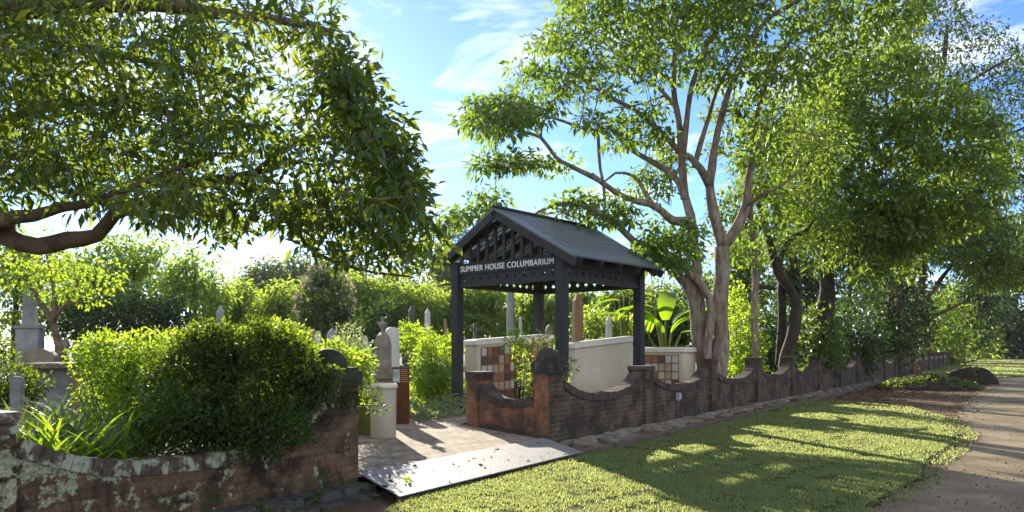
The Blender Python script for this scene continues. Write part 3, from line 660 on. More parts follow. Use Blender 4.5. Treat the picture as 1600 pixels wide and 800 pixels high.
grave('obelisk', 668, 481, 10, 25, S3, 'pale slender obelisk just left of the summer house', base=.9)
grave('column', 696, 499, 5, 30, S5, 'thin pinkish column beside the left post')
grave('cross', 743, 505, 17, 23, S4, 'dark cross topped headstone seen over the left niche wall', rz=.1)
grave('column', 798, 451, 13, 23, S2, 'tall grey column with rounded top seen through the summer house')
grave('obelisk', 813, 494, 5, 31, S3, 'small distant white obelisk beside the tall grey column')
grave('obelisk', 902, 457, 17, 22.5, S5, 'tall reddish brown obelisk seen through the summer house right half', base=.9)
grave('obelisk', 951, 493, 10, 25, S3, 'white obelisk seen between the right posts', base=1.1)
grave('gothic', 858, 507, 11, 26, S1, 'small pointed sandstone monument between the back post and the front post')
# table tomb
tp = at(104, HY, 12.2); tp.z = 0
tt = empty('table_tomb', tp, .12, 'weathered stone table tomb with a flat lid, beside the leafy bush at the left', 'tomb')
mb = MB(); mb.bb(-.42, .42, -.6, .6, 1.10, 1.19); mb.build('lid', M['stone'], tt, bevel=.02)
mb = MB(); mb.bb(-.3, .3, -.45, .45, -.05, 1.1); mb.build('chest', S2, tt, bevel=.02)
for sx in (-.36, .36):
    mb = MB(); mb.bb(sx - .05, sx + .05, -.55, -.45, -.05, 1.1); mb.build('leg', S5, tt, bevel=.01)
# mound and stump by the road
def lump(name, p, rx, ry, h, m, label, cat, seed, n=40, amp=.25, pw=1.0):
    rr = np.random.default_rng(seed); vs = [(0, 0, h)]; fs = []; rings = 12
    ph = rr.uniform(0, 6.28, 6)
    for i in range(1, rings + 1):
        r = i / rings
        for k_ in range(n):
            a = 2 * math.pi * k_ / n; q = 1 + amp * .5 * math.sin(2 * a + ph[0]) + amp * .3 * math.sin(5 * a + ph[1]); z = h * max(0, 1 - r ** 2) ** pw * (1 + amp * math.sin(3 * a + 4 * r + ph[2])) + rr.uniform(-.04, .04) * h - (.06 if i == rings else 0)
            vs.append((rx * r * q * math.cos(a), ry * r * q * math.sin(a), z))
    for k_ in range(n): fs.append((0, 1 + k_, 1 + (k_ + 1) % n))
    for i in range(rings - 1):
        for k_ in range(n):
            a = 1 + i * n + k_; b_ = 1 + i * n + (k_ + 1) % n; fs.append((a, a + n, b_ + n, b_))
    mb = MB(); mb.add(vs, fs); o = mb.build(name, m, None, True); o.location = p
    return tag(o, label, cat)
lump('earth_mound', gr(1450, 607, -.13), 2.1, 1.3, .42, M['soil'], 'long low dark mound of earth and clippings beside the road', 'mound', 5)
lump('tree_stump', gr(1520, 600, -.13), 1.0, .8, .62, M['soil'], 'dark lumpy old tree stump at the right end of the earth mound', 'stump', 8, pw=.45)
# ================================================================== vegetation
def unit(a): return a / np.maximum(np.linalg.norm(a, axis=1, keepdims=True), 1e-9)
def rdir(n): return unit(rng.normal(size=(n, 3)))
def fast_mesh(name, V, Fq, m, parent=None, sides=4):
    me = bpy.data.meshes.new(name); nv, nf = len(V), len(Fq)
    me.vertices.add(nv); me.vertices.foreach_set('co', np.ascontiguousarray(V, dtype=np.float32).ravel())
    me.loops.add(nf * sides); me.loops.foreach_set('vertex_index', np.ascontiguousarray(Fq, dtype=np.int32).ravel())
    me.polygons.add(nf); me.polygons.foreach_set('loop_start', np.arange(0, nf * sides, sides, dtype=np.int32))
    me.update(calc_edges=True); me.validate()
    return link(name, me, m, parent)
def leaves(name, pos, d, ln, wd, m, parent=None, fold=.25, droop=.25):
    """one leaf blade per position: two quads folded along the midrib, tip drooping"""
    n = len(pos); ln = np.broadcast_to(ln, n)[:, None]; wd = np.broadcast_to(wd, n)[:, None]
    d = unit(d); nrm = unit(rng.normal(size=(n, 3)) * .8 + np.array([0, 0, 1.0])); s = unit(np.cross(d, nrm)); up = np.cross(s, d)
    b = pos; mid = pos + d * ln * .5 - up * wd * fold; tip = pos + d * ln + np.array([0, 0, -1.]) * ln * droop
    l = pos + d * ln * .42 + s * wd * .5; r = pos + d * ln * .42 - s * wd * .5
    V = np.stack([b, r, tip, mid, l], 1).reshape(-1, 3); k = np.arange(n)[:, None] * 5
    Fq = np.concatenate([k + np.array([0, 1, 2, 3]), k + np.array([0, 3, 2, 4])], 0)
    return fast_mesh(name, V, Fq, m, parent)
def inpoly(pts, poly):
    x, y = pts[:, 0], pts[:, 1]; c = np.zeros(len(pts), bool); n = len(poly); j = n - 1
    for i in range(n):
        xi, yi = poly[i]; xj, yj = poly[j]
        if yi != yj: c ^= ((yi > y) != (yj > y)) & (x < (xj - xi) * (y - yi) / (yj - yi) + xi)
        j = i
    return c
def px_world(p, Y): return np.stack([(p[:, 0] - 800) / F * Y, Y, H - (p[:, 1] - HY) / F * Y], 1)
def samp_poly(poly, n, Y, dY):
    q = np.array(poly, float); lo, hi = q.min(0), q.max(0); o = np.zeros((0, 2))
    while len(o) < n:
        p = rng.uniform(lo, hi, (n * 2, 2)); o = np.concatenate([o, p[inpoly(p, poly)]])
    o = o[:n]; return px_world(o, Y + rng.uniform(-dY, dY, n))
def samp_blob(b, n, shell=2.2):
    px, py, rx, ry, Y, dY = b; u = rdir(n) * (rng.uniform(0, 1, n) ** (1 / shell))[:, None]
    YY = Y + u[:, 1] * dY; return np.stack([(px - 800) / F * Y + u[:, 0] * rx / F * Y, YY, H - (py - HY) / F * Y + u[:, 2] * ry / F * Y], 1)
def skeleton(mb, limbs, targets, tw=.008, sides=4, twig=(.010, .014), jit=.12, maxr=.05):
    """limbs: list of ([Vector..], r0, r1); each target is tied to the nearest wood by a bent twig"""
    nodes = []; rad = []
    for pts, r0, r1 in limbs:
        k = len(pts); P, Q = smooth_path([(p, r0 + (r1 - r0) * (i / max(1, k - 1)) ** .8) for i, p in enumerate(pts)], .22)
        ph = rng.uniform(0, 6, 3); Pj = [p + Vector((math.sin(i * .9 + ph[0]), math.sin(i * .7 + ph[1]), 0)) * q * .12 for i, (p, q) in enumerate(zip(P, Q))]; Qj = [q * (1 + .07 * math.sin(i * 1.1 + ph[2])) for i, q in enumerate(Q)]
        mb.tube(Pj, Qj, 12 if r0 > .08 else 7); nodes += [tuple(p) for p in P]; rad += Q
    nd = np.array(nodes); rd = np.array(rad)
    T = np.array(targets); dist = np.array([np.min(np.sum((nd - t_) ** 2, 1)) for t_ in T]); 
    cap = np.zeros((len(nd) + len(T) * 12, 3)); cap[:len(nd)] = nd; cr_ = np.zeros(len(cap)); cr_[:len(rd)] = rd; c = len(nd)
    for i in np.argsort(dist):
        t_ = T[i]; j = int(np.argmin(np.sum((cap[:c] - t_) ** 2, 1))); a = cap[j].copy(); L_ = float(np.linalg.norm(t_ - a))
        if L_ < .03: continue
        k = min(8, max(2, int(L_ / .28) + 1)); bend = rng.normal(size=3) * L_ * jit + np.array([0, 0, L_ * .06])
        pts = [a + (t_ - a) * (q / k) + bend * math.sin(math.pi * q / k) + (rng.normal(size=3) * L_ * .03 if 0 < q < k else 0) for q in range(k + 1)]
        r0 = min(cr_[j] * .8, twig[0] + twig[1] * L_, maxr); rr = [r0 + (tw - r0) * (q / k) for q in range(k + 1)]
        mb.tube(pts, rr, sides)
        for q in range(1, k + 1): cap[c] = pts[q]; cr_[c] = rr[q]; c += 1
def tuft(cent, n, size, flat=.75, droop=.3, out=1.0):
    """leaves around every cluster centre -> positions, directions"""
    m_ = len(cent); u = rdir(m_ * n); rr = rng.uniform(.12, 1, m_ * n) ** .6
    sz = np.repeat(np.broadcast_to(size, m_) * rng.uniform(.7, 1.25, m_), n)
    off = u * (rr * sz)[:, None]; off[:, 2] *= flat
    pos = np.repeat(cent, n, 0) + off
    d = unit(u * out + rng.normal(size=u.shape) * .6 + np.array([0, 0, -droop])); return pos, d
def tree(label, base, limbs, targets, lm, bm_, per=24, tsize=.4, ln=.16, wd=.06, droop=.3, group=None, name='tree', flat=.75, cat='tree', twk={}, ld=.25):
    o = empty(name, base, 0, label, cat, group); off = -Vector(base)
    mb = MB(); skeleton(mb, limbs, targets, **twk); mb.v = [tuple(Vector(v_) + off) for v_ in mb.v]
    mb.build('trunk', bm_, o, True)
    pos, d = tuft(np.array(targets), per, tsize, flat, droop); pos = pos + np.array(off)
    k = len(pos); leaves('crown', pos, d, ln * rng.uniform(.65, 1.3, k), wd * rng.uniform(.7, 1.25, k), lm, o, droop=ld)
    return o
def PL_(pts, Y): return [at(p[0], p[1], Y + (p[2] if len(p) > 2 else 0)) for p in pts]

# ---- left overhanging tree
LY = 6.6
poly = [(-260, -260), (470, -260), (520, -60), (532, 40), (556, 95), (605, 145), (628, 215), (640, 275), (655, 325), (692, 378), (690, 428), (645, 442), (585, 415), (520, 395), (470, 360), (415, 352), (372, 352), (330, 392), (300, 372), (230, 345), (170, 318), (60, 305), (-40, 320), (-260, 330)]
T = np.concatenate([samp_poly(poly, 720, LY, 1.9), samp_poly([(330, 300), (520, 60), (640, 270), (690, 380), (690, 428), (560, 400), (420, 340)], 70, LY - .6, .8),
    samp_poly([(500, 40), (548, 95), (625, 210), (655, 325), (690, 385), (640, 330), (590, 250), (540, 170)], 80, LY - .8, .6)])
T = np.concatenate([T, samp_poly([(-60, 0), (330, 40), (420, 200), (420, 345), (330, 385), (200, 330), (60, 310), (-60, 330)], 330, LY + .6, 1.4)])
T = np.concatenate([T, samp_poly([(470, 310), (630, 280), (655, 375), (660, 425), (630, 440), (560, 415), (480, 378)], 60, LY - .2, 1.0)])
T = T[~((T[:, 1] < 5.6) & ((T[:, 0] / T[:, 1] * F + 800) < 240) & (T[:, 2] > 2.6) & (rng.uniform(size=len(T)) < .5))]
limbs = [
 (PL_([(-420, 560, 1.2), (-330, 440, .9), (-200, 400, .5), (-90, 395, .2)], LY), .26, .17),
 (PL_([(-90, 395, .2), (0, 352), (12, 372), (60, 385), (105, 375), (150, 368), (178, 335), (215, 322), (260, 300), (330, 280, .2), (400, 270, .3), (470, 215, .3), (560, 215, .3)], LY), .105, .022),
 (PL_([(-90, 395, .2), (0, 345, -.2), (50, 338, -.2), (95, 325, -.3), (140, 318, -.3), (175, 305, -.4), (260, 270, -.5), (340, 240, -.6)], LY), .07, .02),
 (PL_([(-420, 560, 1.2), (-380, 240, .8), (-200, 60, .6), (0, 18, .4), (120, 8, .3), (240, 5, .2), (330, 20), (430, 30, -.3), (520, 50, -.4)], LY), .17, .02),
 (PL_([(-380, 240, .8), (-150, 110, 1.0), (0, 62, 1.2), (70, 48, 1.1), (140, 75, 1), (230, 95, .8), (330, 120, .5)], LY), .11, .02),
 (PL_([(330, 280, .2), (400, 292), (430, 300), (455, 340), (480, 385), (520, 408), (580, 425), (640, 432)], LY), .03, .010),
 (PL_([(400, 270, .3), (480, 250), (540, 255), (600, 290), (650, 340)], LY), .028, .010),
 (PL_([(-200, 400, .5), (-80, 260, .6), (60, 170, .8), (180, 160, .8), (300, 185, .6), (420, 200, .3)], LY), .09, .02)]
tree('large overhanging tree at the left with long drooping leaves and a crooked low limb', (limbs[0][0][0].x, limbs[0][0][0].y, 0),
     [([Vector((limbs[0][0][0].x, limbs[0][0][0].y, -.1)), limbs[0][0][0]], .3, .26)] + limbs, T, L['fig'], M['bark_left'], per=25, tsize=.19, ln=.095, wd=.040, droop=.22, flat=.7, twk=dict(tw=.005, sides=4, twig=(.006, .010), jit=.16, maxr=.022), ld=.18)

# ---- big pale branching tree
BY = 19.6
bl = []
def add(pts, r0, r1): bl.append((PL_(pts, BY), r0, r1))
add([(1102, 625), (1098, 560), (1092, 502), (1084, 461), (1069, 430)], .25, .19)
add([(1126, 625), (1123, 577), (1126, 525), (1125, 469), (1127, 424), (1129, 386)], .24, .19)
add([(1108, 600, -.3), (1105, 545, -.35), (1112, 490, -.3), (1100, 450, -.3), (1075, 425, -.2), (1048, 400, -.2)], .11, .09)
add([(1067, 439), (1041, 412, -.4), (1010, 392, -.8), (985, 372, -1), (950, 340, -1.2), (900, 318, -1.4), (862, 322, -1.5), (838, 333, -1.6)], .13, .03)
add([(1082, 455), (1088, 425), (1084, 375), (1079, 337), (1070, 307), (1066, 255), (1063, 225), (1060, 187), (1053, 140), (1057, 64), (1080, 25), (1100, -30)], .16, .045)
add([(1066, 240), (1072, 190), (1083, 128), (1104, 72), (1121, 34), (1130, -20)], .10, .03)
add([(1079, 345), (1052, 345, -.5), (1036, 332, -.8), (1015, 318, -1), (998, 315, -1.1), (964, 302, -1.3), (934, 281, -1.5), (891, 259, -1.7), (868, 245, -1.8), (845, 215, -1.9), (815, 205, -2)], .12, .03)
add([(1036, 332, -.8), (1022, 322, -.7), (1007, 300, -.6), (990, 275, -.5), (962, 270, -.4), (945, 283, -.4), (925, 270, -.5)], .07, .02)
add([(1070, 310), (1066, 298), (1053, 276, .4), (1023, 255, .6), (993, 238, .9), (972, 221, 1), (951, 198, 1.1), (934, 204, 1.1), (904, 198, 1.2), (866, 185, 1.3), (820, 175, 1.4), (780, 180, 1.5)], .10, .025)
add([(1063, 238), (1040, 213, -.3), (1015, 191, -.6), (989, 170, -.9), (955, 153, -1.2), (921, 132, -1.4), (891, 115, -1.6), (850, 110, -1.7)], .085, .02)
add([(1058, 170), (1040, 149, .5), (1027, 136, .7), (998, 119, 1), (976, 93, 1.2), (955, 76, 1.4), (920, 50, 1.5)], .07, .02)
add([(1040, 149, .5), (1010, 160, .4), (990, 165, .3), (960, 168, .2)], .035, .015)
add([(1129, 386), (1120, 349), (1112, 311), (1108, 285), (1112, 262), (1119, 221), (1125, 187), (1138, 145), (1159, 98), (1176, 64), (1200, 30), (1240, 5), (1290, -20)], .15, .04)
add([(1108, 289), (1095, 263, -.4), (1074, 242, -.6)], .12, .07)
add([(1085, 263, -.3), (1097, 215, -.5), (1108, 180, -.6), (1121, 140, -.8), (1146, 93, -1), (1172, 60, -1.1), (1200, 0, -1.2)], .08, .02)
add([(1130, 386), (1150, 356), (1165, 322), (1170, 285), (1176, 246), (1180, 200), (1188, 160), (1200, 115), (1240, 60), (1290, 35), (1340, 20)], .15, .03)
add([(1165, 322), (1185, 308, -.5), (1199, 300, -.8), (1222, 290, -1.2), (1250, 265, -1.6)], .07, .02)
add([(1178, 235), (1205, 215, .4), (1240, 205, .8), (1290, 215, 1)], .05, .02)
add([(934, 204, 1.1), (936, 235, 1.0), (938, 264, .9), (944, 300, .8), (944, 345, .8)], .05, .045)
polyB = [(722, 190), (735, 165), (790, 140), (805, 90), (860, 50), (885, -10), (900, -160), (1420, -160), (1470, -10), (1420, 60), (1330, 90), (1290, 120), (1250, 180), (1215, 225), (1190, 255), (1180, 140), (1130, 120), (1100, 160), (1080, 110), (1045, 120), (1000, 140), (960, 150), (930, 165), (880, 160), (850, 195), (800, 215), (755, 215)]
Tb = [samp_poly(polyB, 1000, BY - .5, 3.0)]
for poly_, n, yy, dy_ in [([(735, 255), (790, 243), (900, 250), (890, 268), (800, 262), (745, 268)], 26, BY - 1.8, .6), ([(700, 345), (760, 295), (800, 312), (790, 345)], 22, BY - 1.5, .6), ([(840, 340), (900, 300), (960, 305), (1000, 340), (960, 350)], 36, BY - 1.2, .7),
    ([(990, 385), (1020, 345), (1080, 350), (1090, 390), (1050, 425), (1000, 420)], 60, BY - 1.2, .8), ([(985, 270), (1060, 215), (1070, 300), (1010, 320)], 30, BY + 2, 1), ([(900, 185), (1040, 165), (1055, 230), (960, 225)], 38, BY, 1.6),
    ([(1095, 330), (1200, 240), (1230, 330), (1180, 420), (1140, 400)], 60, BY + 2.5, 1.2), ([(722, 190), (735, 165), (790, 140), (850, 150), (820, 205), (755, 215)], 40, BY - 1, 1.2), ([(1100, 180), (1170, 140), (1200, 200), (1180, 270), (1110, 250)], 46, BY + 1.5, 1.4)]:
    Tb.append(samp_poly(poly_, n, yy, dy_))
Tb = np.concatenate(Tb)
tree('spreading tree with twin pale trunks and forking limbs, just right of the summer house', at(1110, HY, BY) * 1 - Vector((0, 0, H)), bl, Tb, L['gum'], M['bark_pale'], per=26, tsize=.38, ln=.19, wd=.085, droop=.1, flat=.55, twk=dict(tw=.010, sides=4, twig=(.014, .014), maxr=.05))

# ---- slim straight trunk, crooked dark tree and the evergreens along the wall
def simple(label, pts_limbs, Y, polys, lm, bm_, per, ts, ln, wd, group='trees behind the wall at the right', droop=.0, flat=.5, twk={}):
    limbs = [(PL_(p, Y), a, b_) for p, a, b_ in pts_limbs]; b = limbs[0][0][0]
    T = np.concatenate([samp_poly(q, n, Y + o_, d_) for q, n, o_, d_ in polys])
    base = Vector((b.x, b.y, 0)); limbs.insert(0, ([Vector((b.x, b.y, -.15)), b], limbs[0][1] * 1.15, limbs[0][1]))
    return tree(label, base, limbs, T, lm, bm_, per, ts, ln, wd, droop, group, flat=flat, twk=twk)
simple('slim straight pale trunk standing between the twin trunked tree and the crooked dark tree', [([(1181, 590), (1179, 500), (1180, 430), (1178, 380), (1172, 330), (1190, 270), (1200, 180), (1230, 120)], .13, .05)], 22.3,
    [([(1150, 300), (1180, 200), (1280, 120), (1330, 220), (1260, 330)], 110, 0, 1.5)], L['ever'], M['bark_pale'], 26, .45, .18, .065)
simple('crooked dark tree with a bent trunk behind the brick wall', [([(1228, 590), (1232, 545), (1243, 500), (1246, 475), (1232, 448), (1215, 425), (1208, 395), (1195, 350), (1180, 300)], .24, .1), ([(1215, 430), (1222, 395), (1240, 370), (1260, 360), (1275, 340)], .12, .05), ([(1210, 450), (1180, 447), (1150, 440), (1135, 450)], .09, .04), ([(1222, 440, .3), (1222, 500, .5), (1218, 570, .6)], .14, .14)], 25.3,
    [([(1150, 420), (1180, 300), (1300, 260), (1330, 380), (1290, 430), (1200, 400)], 150, .5, 1.6)], L['ever'], M['bark_dark'], 26, .5, .2, .07)
simple('broad dense evergreen with a glossy green crown filling the upper right', [([(1290, 590), (1288, 520), (1292, 450), (1290, 380), (1295, 300), (1310, 200), (1330, 120)], .42, .12), ([(1291, 420), (1330, 360), (1380, 320), (1450, 290)], .18, .05), ([(1290, 400), (1260, 330), (1250, 250)], .15, .05), ([(1295, 300), (1360, 230), (1440, 180), (1500, 190)], .15, .04), ([(1295, 310), (1250, 240), (1230, 190)], .12, .04)], 29.6,
    [([(1195, 250), (1240, 170), (1300, 110), (1360, 70), (1420, 65), (1450, 110), (1520, 150), (1560, 190), (1585, 220), (1570, 300), (1540, 350), (1450, 385), (1300, 390), (1220, 360)], 1150, -.5, 2.6), ([(1320, 330), (1380, 300), (1460, 330), (1430, 430), (1340, 440)], 150, -1, 1.8)], L['ever'], M['bark_dark'], 26, .52, .25, .115, twk=dict(twig=(.016, .012), maxr=.06))
simple('reddish trunked evergreen between the broad evergreen and the end of the wall', [([(1445, 572), (1448, 520), (1440, 450), (1445, 400), (1430, 350)], .36, .15), ([(1445, 470), (1475, 430), (1500, 400), (1530, 380)], .2, .06), ([(1447, 500), (1490, 480), (1510, 470)], .16, .05)], 57,
    [([(1340, 420), (1380, 340), (1480, 310), (1560, 330), (1620, 360), (1640, 440), (1540, 450), (1500, 420), (1440, 400), (1380, 430)], 620, 0, 2.8)], L['ever'], M['bark_red'], 30, 1.15, .40, .15, twk=dict(twig=(.02, .012)))
simple('tall thin leaved dark tree at the upper right edge, behind the evergreen', [([(1392, 575), (1398, 450), (1410, 330), (1440, 220), (1470, 120), (1480, 40)], .5, .1), ([(1410, 340), (1480, 270), (1560, 220), (1620, 190)], .22, .05), ([(1440, 220), (1500, 140), (1580, 90)], .18, .05), ([(1405, 380), (1500, 350), (1580, 340)], .15, .05)], 44,
    [([(1380, 40), (1440, -30), (1500, -20), (1520, 25), (1570, 45), (1600, 60), (1640, 60), (1680, 230), (1590, 300), (1560, 330), (1540, 200), (1470, 130), (1420, 90)], 330, 0, 2.5), ([(1570, 250), (1680, 200), (1680, 420), (1600, 400)], 110, 0, 2)], L['dark'], M['bark_dark'], 24, .75, .28, .11, twk=dict(twig=(.02, .012)))
simple('dark spreading tree at the far end of the road', [([(1605, 559), (1600, 520), (1580, 470), (1600, 420)], .9, .3)], 120,
    [([(1490, 500), (1520, 430), (1600, 400), (1760, 380), (1760, 548), (1540, 550)], 420, 0, 6), ([(1440, 470), (1560, 440), (1560, 548), (1470, 545)], 120, 6, 3)], L['dark'], M['bark_dark'], 26, 2.4, .9, .36, twk=dict(twig=(.03, .012), tw=.02))
simple('far dark green tree over the end of the wall', [([(1500, 570), (1498, 520), (1505, 470)], .6, .2)], 88,
    [([(1400, 540), (1420, 480), (1480, 440), (1560, 450), (1580, 500), (1530, 540)], 220, 0, 3)], L['dark'], M['bark_dark'], 24, 1.5, .6, .25, twk=dict(twig=(.03, .012), tw=.02))
# understory bushes behind the wall
def bush(label, blobs, n, lm, ln, wd, stems=14, group=None, name='bush', droop=.15, up=.3, shell=2.2, bm_=None, cat='bush', sp=.0, root=None):
    tot = sum(b[2] * b[3] for b in blobs); b0 = blobs[0]
    base = Vector(root) if root else Vector(((b0[0] - 800) / F * b0[4], b0[4], 0)); o = empty(name, base, 0, label, cat, group)
    P, D, S = [], [], []
    for b in blobs:
        k = max(30, int(n * b[2] * b[3] / tot)); nc = max(6, k // 9)
        c = samp_blob(b, nc, shell); ctr = np.array([(b[0] - 800) / F * b[4], b[4], H - (b[1] - HY) / F * b[4]])
        S.append(c); q, d = tuft(c, 9, ln * 1.7, 1, 0); P.append(q); D.append(d + unit(q - ctr) * .5 + np.array([0, 0, up]))
    P, D, S = np.concatenate(P), np.concatenate(D), np.concatenate(S)
    keep = P[:, 2] > -.03; P, D = P[keep], D[keep]
    k = len(P); leaves('foliage', P - np.array(base), D, ln * rng.uniform(.6, 1.3, k), wd * rng.uniform(.7, 1.2, k), lm, o, droop=droop)
    mb = MB(); idx = rng.permutation(len(S))[:stems]
    for i in idx:
        e = Vector(S[i]) - base; s_ = Vector((e.x * .25 + random.uniform(-.08, .08), e.y * .25, -.02)); mdl = s_.lerp(e, .5) + Vector((0, 0, .12 * e.z)); mb.tube([s_, mdl, e], [.014, .01, .004], 5)
    mb.build('stems', bm_ or M['bark_dark'], o, True); return o
ul_ = ['leafy backlit shrub behind the wall, between the pale trunk and the slim trunk', 'dark shrub behind the wall, at the foot of the slim trunk', 'bright backlit shrub right of the crooked trunk', 'dense shrub behind the wall below the broad evergreen', 'dark green shrub behind the wall beyond the evergreen trunk', 'shrub left of the far gate pier', 'shrub right of the far gate pier, behind the wall', 'pale shrub near the far end of the wall', 'dark low shrub at the far bend of the road']
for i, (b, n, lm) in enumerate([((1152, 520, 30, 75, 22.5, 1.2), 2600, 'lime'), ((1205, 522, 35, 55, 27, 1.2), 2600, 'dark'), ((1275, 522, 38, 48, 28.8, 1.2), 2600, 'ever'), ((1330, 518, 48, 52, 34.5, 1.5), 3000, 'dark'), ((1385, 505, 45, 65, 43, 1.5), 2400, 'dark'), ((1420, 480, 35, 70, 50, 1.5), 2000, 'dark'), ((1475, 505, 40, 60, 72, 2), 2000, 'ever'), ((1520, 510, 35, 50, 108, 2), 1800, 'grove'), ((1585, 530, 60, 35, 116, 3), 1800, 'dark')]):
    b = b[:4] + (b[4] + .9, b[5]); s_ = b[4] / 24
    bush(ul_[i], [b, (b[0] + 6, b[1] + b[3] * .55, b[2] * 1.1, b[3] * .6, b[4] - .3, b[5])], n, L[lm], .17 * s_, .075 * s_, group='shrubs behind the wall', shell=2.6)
# ---- cemetery grove and far trees
gl_ = [  # px, top, half width, Y, material, label
 (-90, 350, 90, 34, 'grove', 'yellow green grove tree beyond the left edge'), (20, 345, 80, 33, 'grove', 'yellow green grove tree behind the far left obelisk'), (118, 352, 80, 36, 'grove', 'bright grove tree left of the dark thicket'),
 (205, 358, 85, 38, 'grove', 'tall bright grove tree above the dark thicket'), (300, 378, 75, 36, 'grove', 'bright grove tree right of the dark thicket'), (372, 432, 60, 40, 'grove', 'grove tree behind the lone obelisk'),
 (440, 440, 60, 38, 'grove', 'pale grove tree left of the flowering tree'), (505, 425, 65, 42, 'grove', 'grove tree rising behind the flowering tree'), (580, 428, 60, 40, 'grove', 'grove tree right of the flowering tree'), (640, 450, 60, 38, 'grove', 'grove tree behind the two slender obelisks'),
 (700, 452, 55, 40, 'grove', 'grove tree behind the left post of the summer house'), (765, 440, 60, 40, 'grove', 'grove tree framed by the summer house left opening'), (830, 442, 60, 42, 'grove', 'grove tree behind the back post of the summer house'), (905, 440, 60, 44, 'grove', 'grove tree behind the reddish obelisk'), (965, 450, 55, 36, 'ever', 'darker tree framed by the right side of the summer house'),
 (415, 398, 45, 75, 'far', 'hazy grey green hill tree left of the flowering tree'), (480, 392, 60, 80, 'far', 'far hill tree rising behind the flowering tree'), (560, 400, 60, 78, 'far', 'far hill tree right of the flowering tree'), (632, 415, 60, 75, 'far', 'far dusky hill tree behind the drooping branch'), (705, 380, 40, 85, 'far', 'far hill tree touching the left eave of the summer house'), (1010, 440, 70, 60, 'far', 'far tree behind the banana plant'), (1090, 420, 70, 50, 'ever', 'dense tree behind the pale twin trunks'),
 (1165, 330, 62, 36, 'ever', 'dense dark tree filling the gap right of the pale twin trunks'), (1240, 300, 75, 46, 'dark', 'dense dark tree behind the crooked dark trunk'), (1325, 330, 70, 54, 'dark', 'dense dark tree behind the broad evergreen'), (1395, 370, 60, 64, 'dark', 'dense dark tree behind the far gate pier'), (1040, 470, 40, 34, 'ever', 'small dense tree behind the banana plant')]
for px, top, hw, Y, lm, lab in gl_:
    s_ = Y / F; bot = 560 if Y < 60 else 520; cy = (top + bot) / 2
    base = at(px, HY, Y); base.z = 0; zt = at(px, top, Y).z
    n = 74 if Y < 60 else 60; T = []
    for k in range(7):
        bx = px + rng.uniform(-.55, .55) * hw; t_ = rng.uniform(.18, .7); by = top + (bot - top) * t_; rx = hw * rng.uniform(.42, .62); ry = (bot - top) * rng.uniform(.17, .26)
        T.append(samp_blob((bx, by, rx, ry, Y + rng.uniform(-1, 1) * hw * s_ * .5, rx * s_), n // 5, 2.6))
    T.append(samp_blob((px, top + (bot - top) * .24, hw * .5, (bot - top) * .23, Y, hw * s_ * .5), n // 4, 2.6)); T.append(samp_blob((px, top + (bot - top) * .6, hw * .85, (bot - top) * .36, Y, hw * s_ * .6), n // 2, 2.4))
    T = np.concatenate(T); T = T[T[:, 2] > .3]
    limbs = [([Vector((base.x, base.y, -.2)), base.lerp(Vector((base.x + .3, base.y, zt)), .4), Vector((base.x + .1, base.y, zt * .75))], .06 * zt * .5, .05)]
    tree(lab, base, limbs, T, L[lm], M['bark_dark'], 26, .026 * Y * .62, .0075 * Y, .0036 * Y, .2, 'grove and hill trees beyond the graves', flat=.8, twk=dict(tw=.01, sides=3, twig=(.02, .01)))
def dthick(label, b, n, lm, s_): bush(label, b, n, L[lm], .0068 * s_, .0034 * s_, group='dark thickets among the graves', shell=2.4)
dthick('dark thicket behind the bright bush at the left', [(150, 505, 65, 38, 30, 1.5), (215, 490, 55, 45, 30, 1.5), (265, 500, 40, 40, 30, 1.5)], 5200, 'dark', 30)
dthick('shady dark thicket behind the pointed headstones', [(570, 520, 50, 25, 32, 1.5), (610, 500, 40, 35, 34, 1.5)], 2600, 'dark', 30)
dthick('round pale shrub seen through the right half of the summer house', [(930, 505, 40, 22, 28, 1.2), (965, 512, 30, 18, 28, 1)], 1800, 'grove', 26)
# distant dark pine beside the roof
simple('distant dark rounded pine beside the roof of the summer house', [([(704, 560), (704, 480), (706, 410), (703, 370)], .5, .15)], 95, [([(678, 365), (690, 345), (712, 338), (726, 352), (728, 372), (700, 380)], 60, 0, 2), ([(683, 388), (722, 388), (728, 420), (680, 420)], 30, 0, 2)], L['dark'], M['bark_dark'], 20, 1.2, .5, .16, group=None)
# thin branched tree at the left by the obelisk
simple('thin bare stemmed young tree with lime leaves, leaning beside the far left obelisk', [([(103, 565), (90, 535), (80, 500), (62, 470), (45, 440), (30, 410)], .11, .03), ([(82, 505), (85, 470), (80, 430), (72, 395)], .07, .02), ([(80, 500), (100, 480), (118, 455), (126, 420)], .06, .02), ([(100, 480), (110, 475), (150, 465)], .04, .015)], 17.5,
    [([(0, 400), (160, 395), (190, 430), (170, 470), (110, 480), (60, 460), (10, 450)], 110, 0, 1.4)], L['lime'], M['bark_left'], 12, .32, .12, .06, group=None, twk=dict(tw=.006, twig=(.008, .01)))
# flowering standard tree
fl = simple('dark round flowering tree dotted with pale pink blooms, behind the left gate pier', [([(508, 590), (506, 545), (508, 510), (508, 470)], .10, .07)], 30, [([(462, 470), (475, 435), (500, 412), (525, 425), (545, 455), (552, 485), (535, 515), (500, 525), (470, 505)], 230, 0, 1.3)], L['dark'], M['bark_dark'], 30, .32, .13, .065, group=None)
q = []
for k in range(150):
    u = rdir(1)[0]; q.append((at(508, 470, 30) + Vector((u[0] * 1.18, u[1] * 1.18, u[2] * 1.42))))
q = np.array([tuple(p - fl.location) for p in q]); q = np.repeat(q, 6, 0); d = rdir(len(q)); leaves('blossom', q + d * .02, d, .09, .075, L['flower'], fl, fold=.1, droop=0)

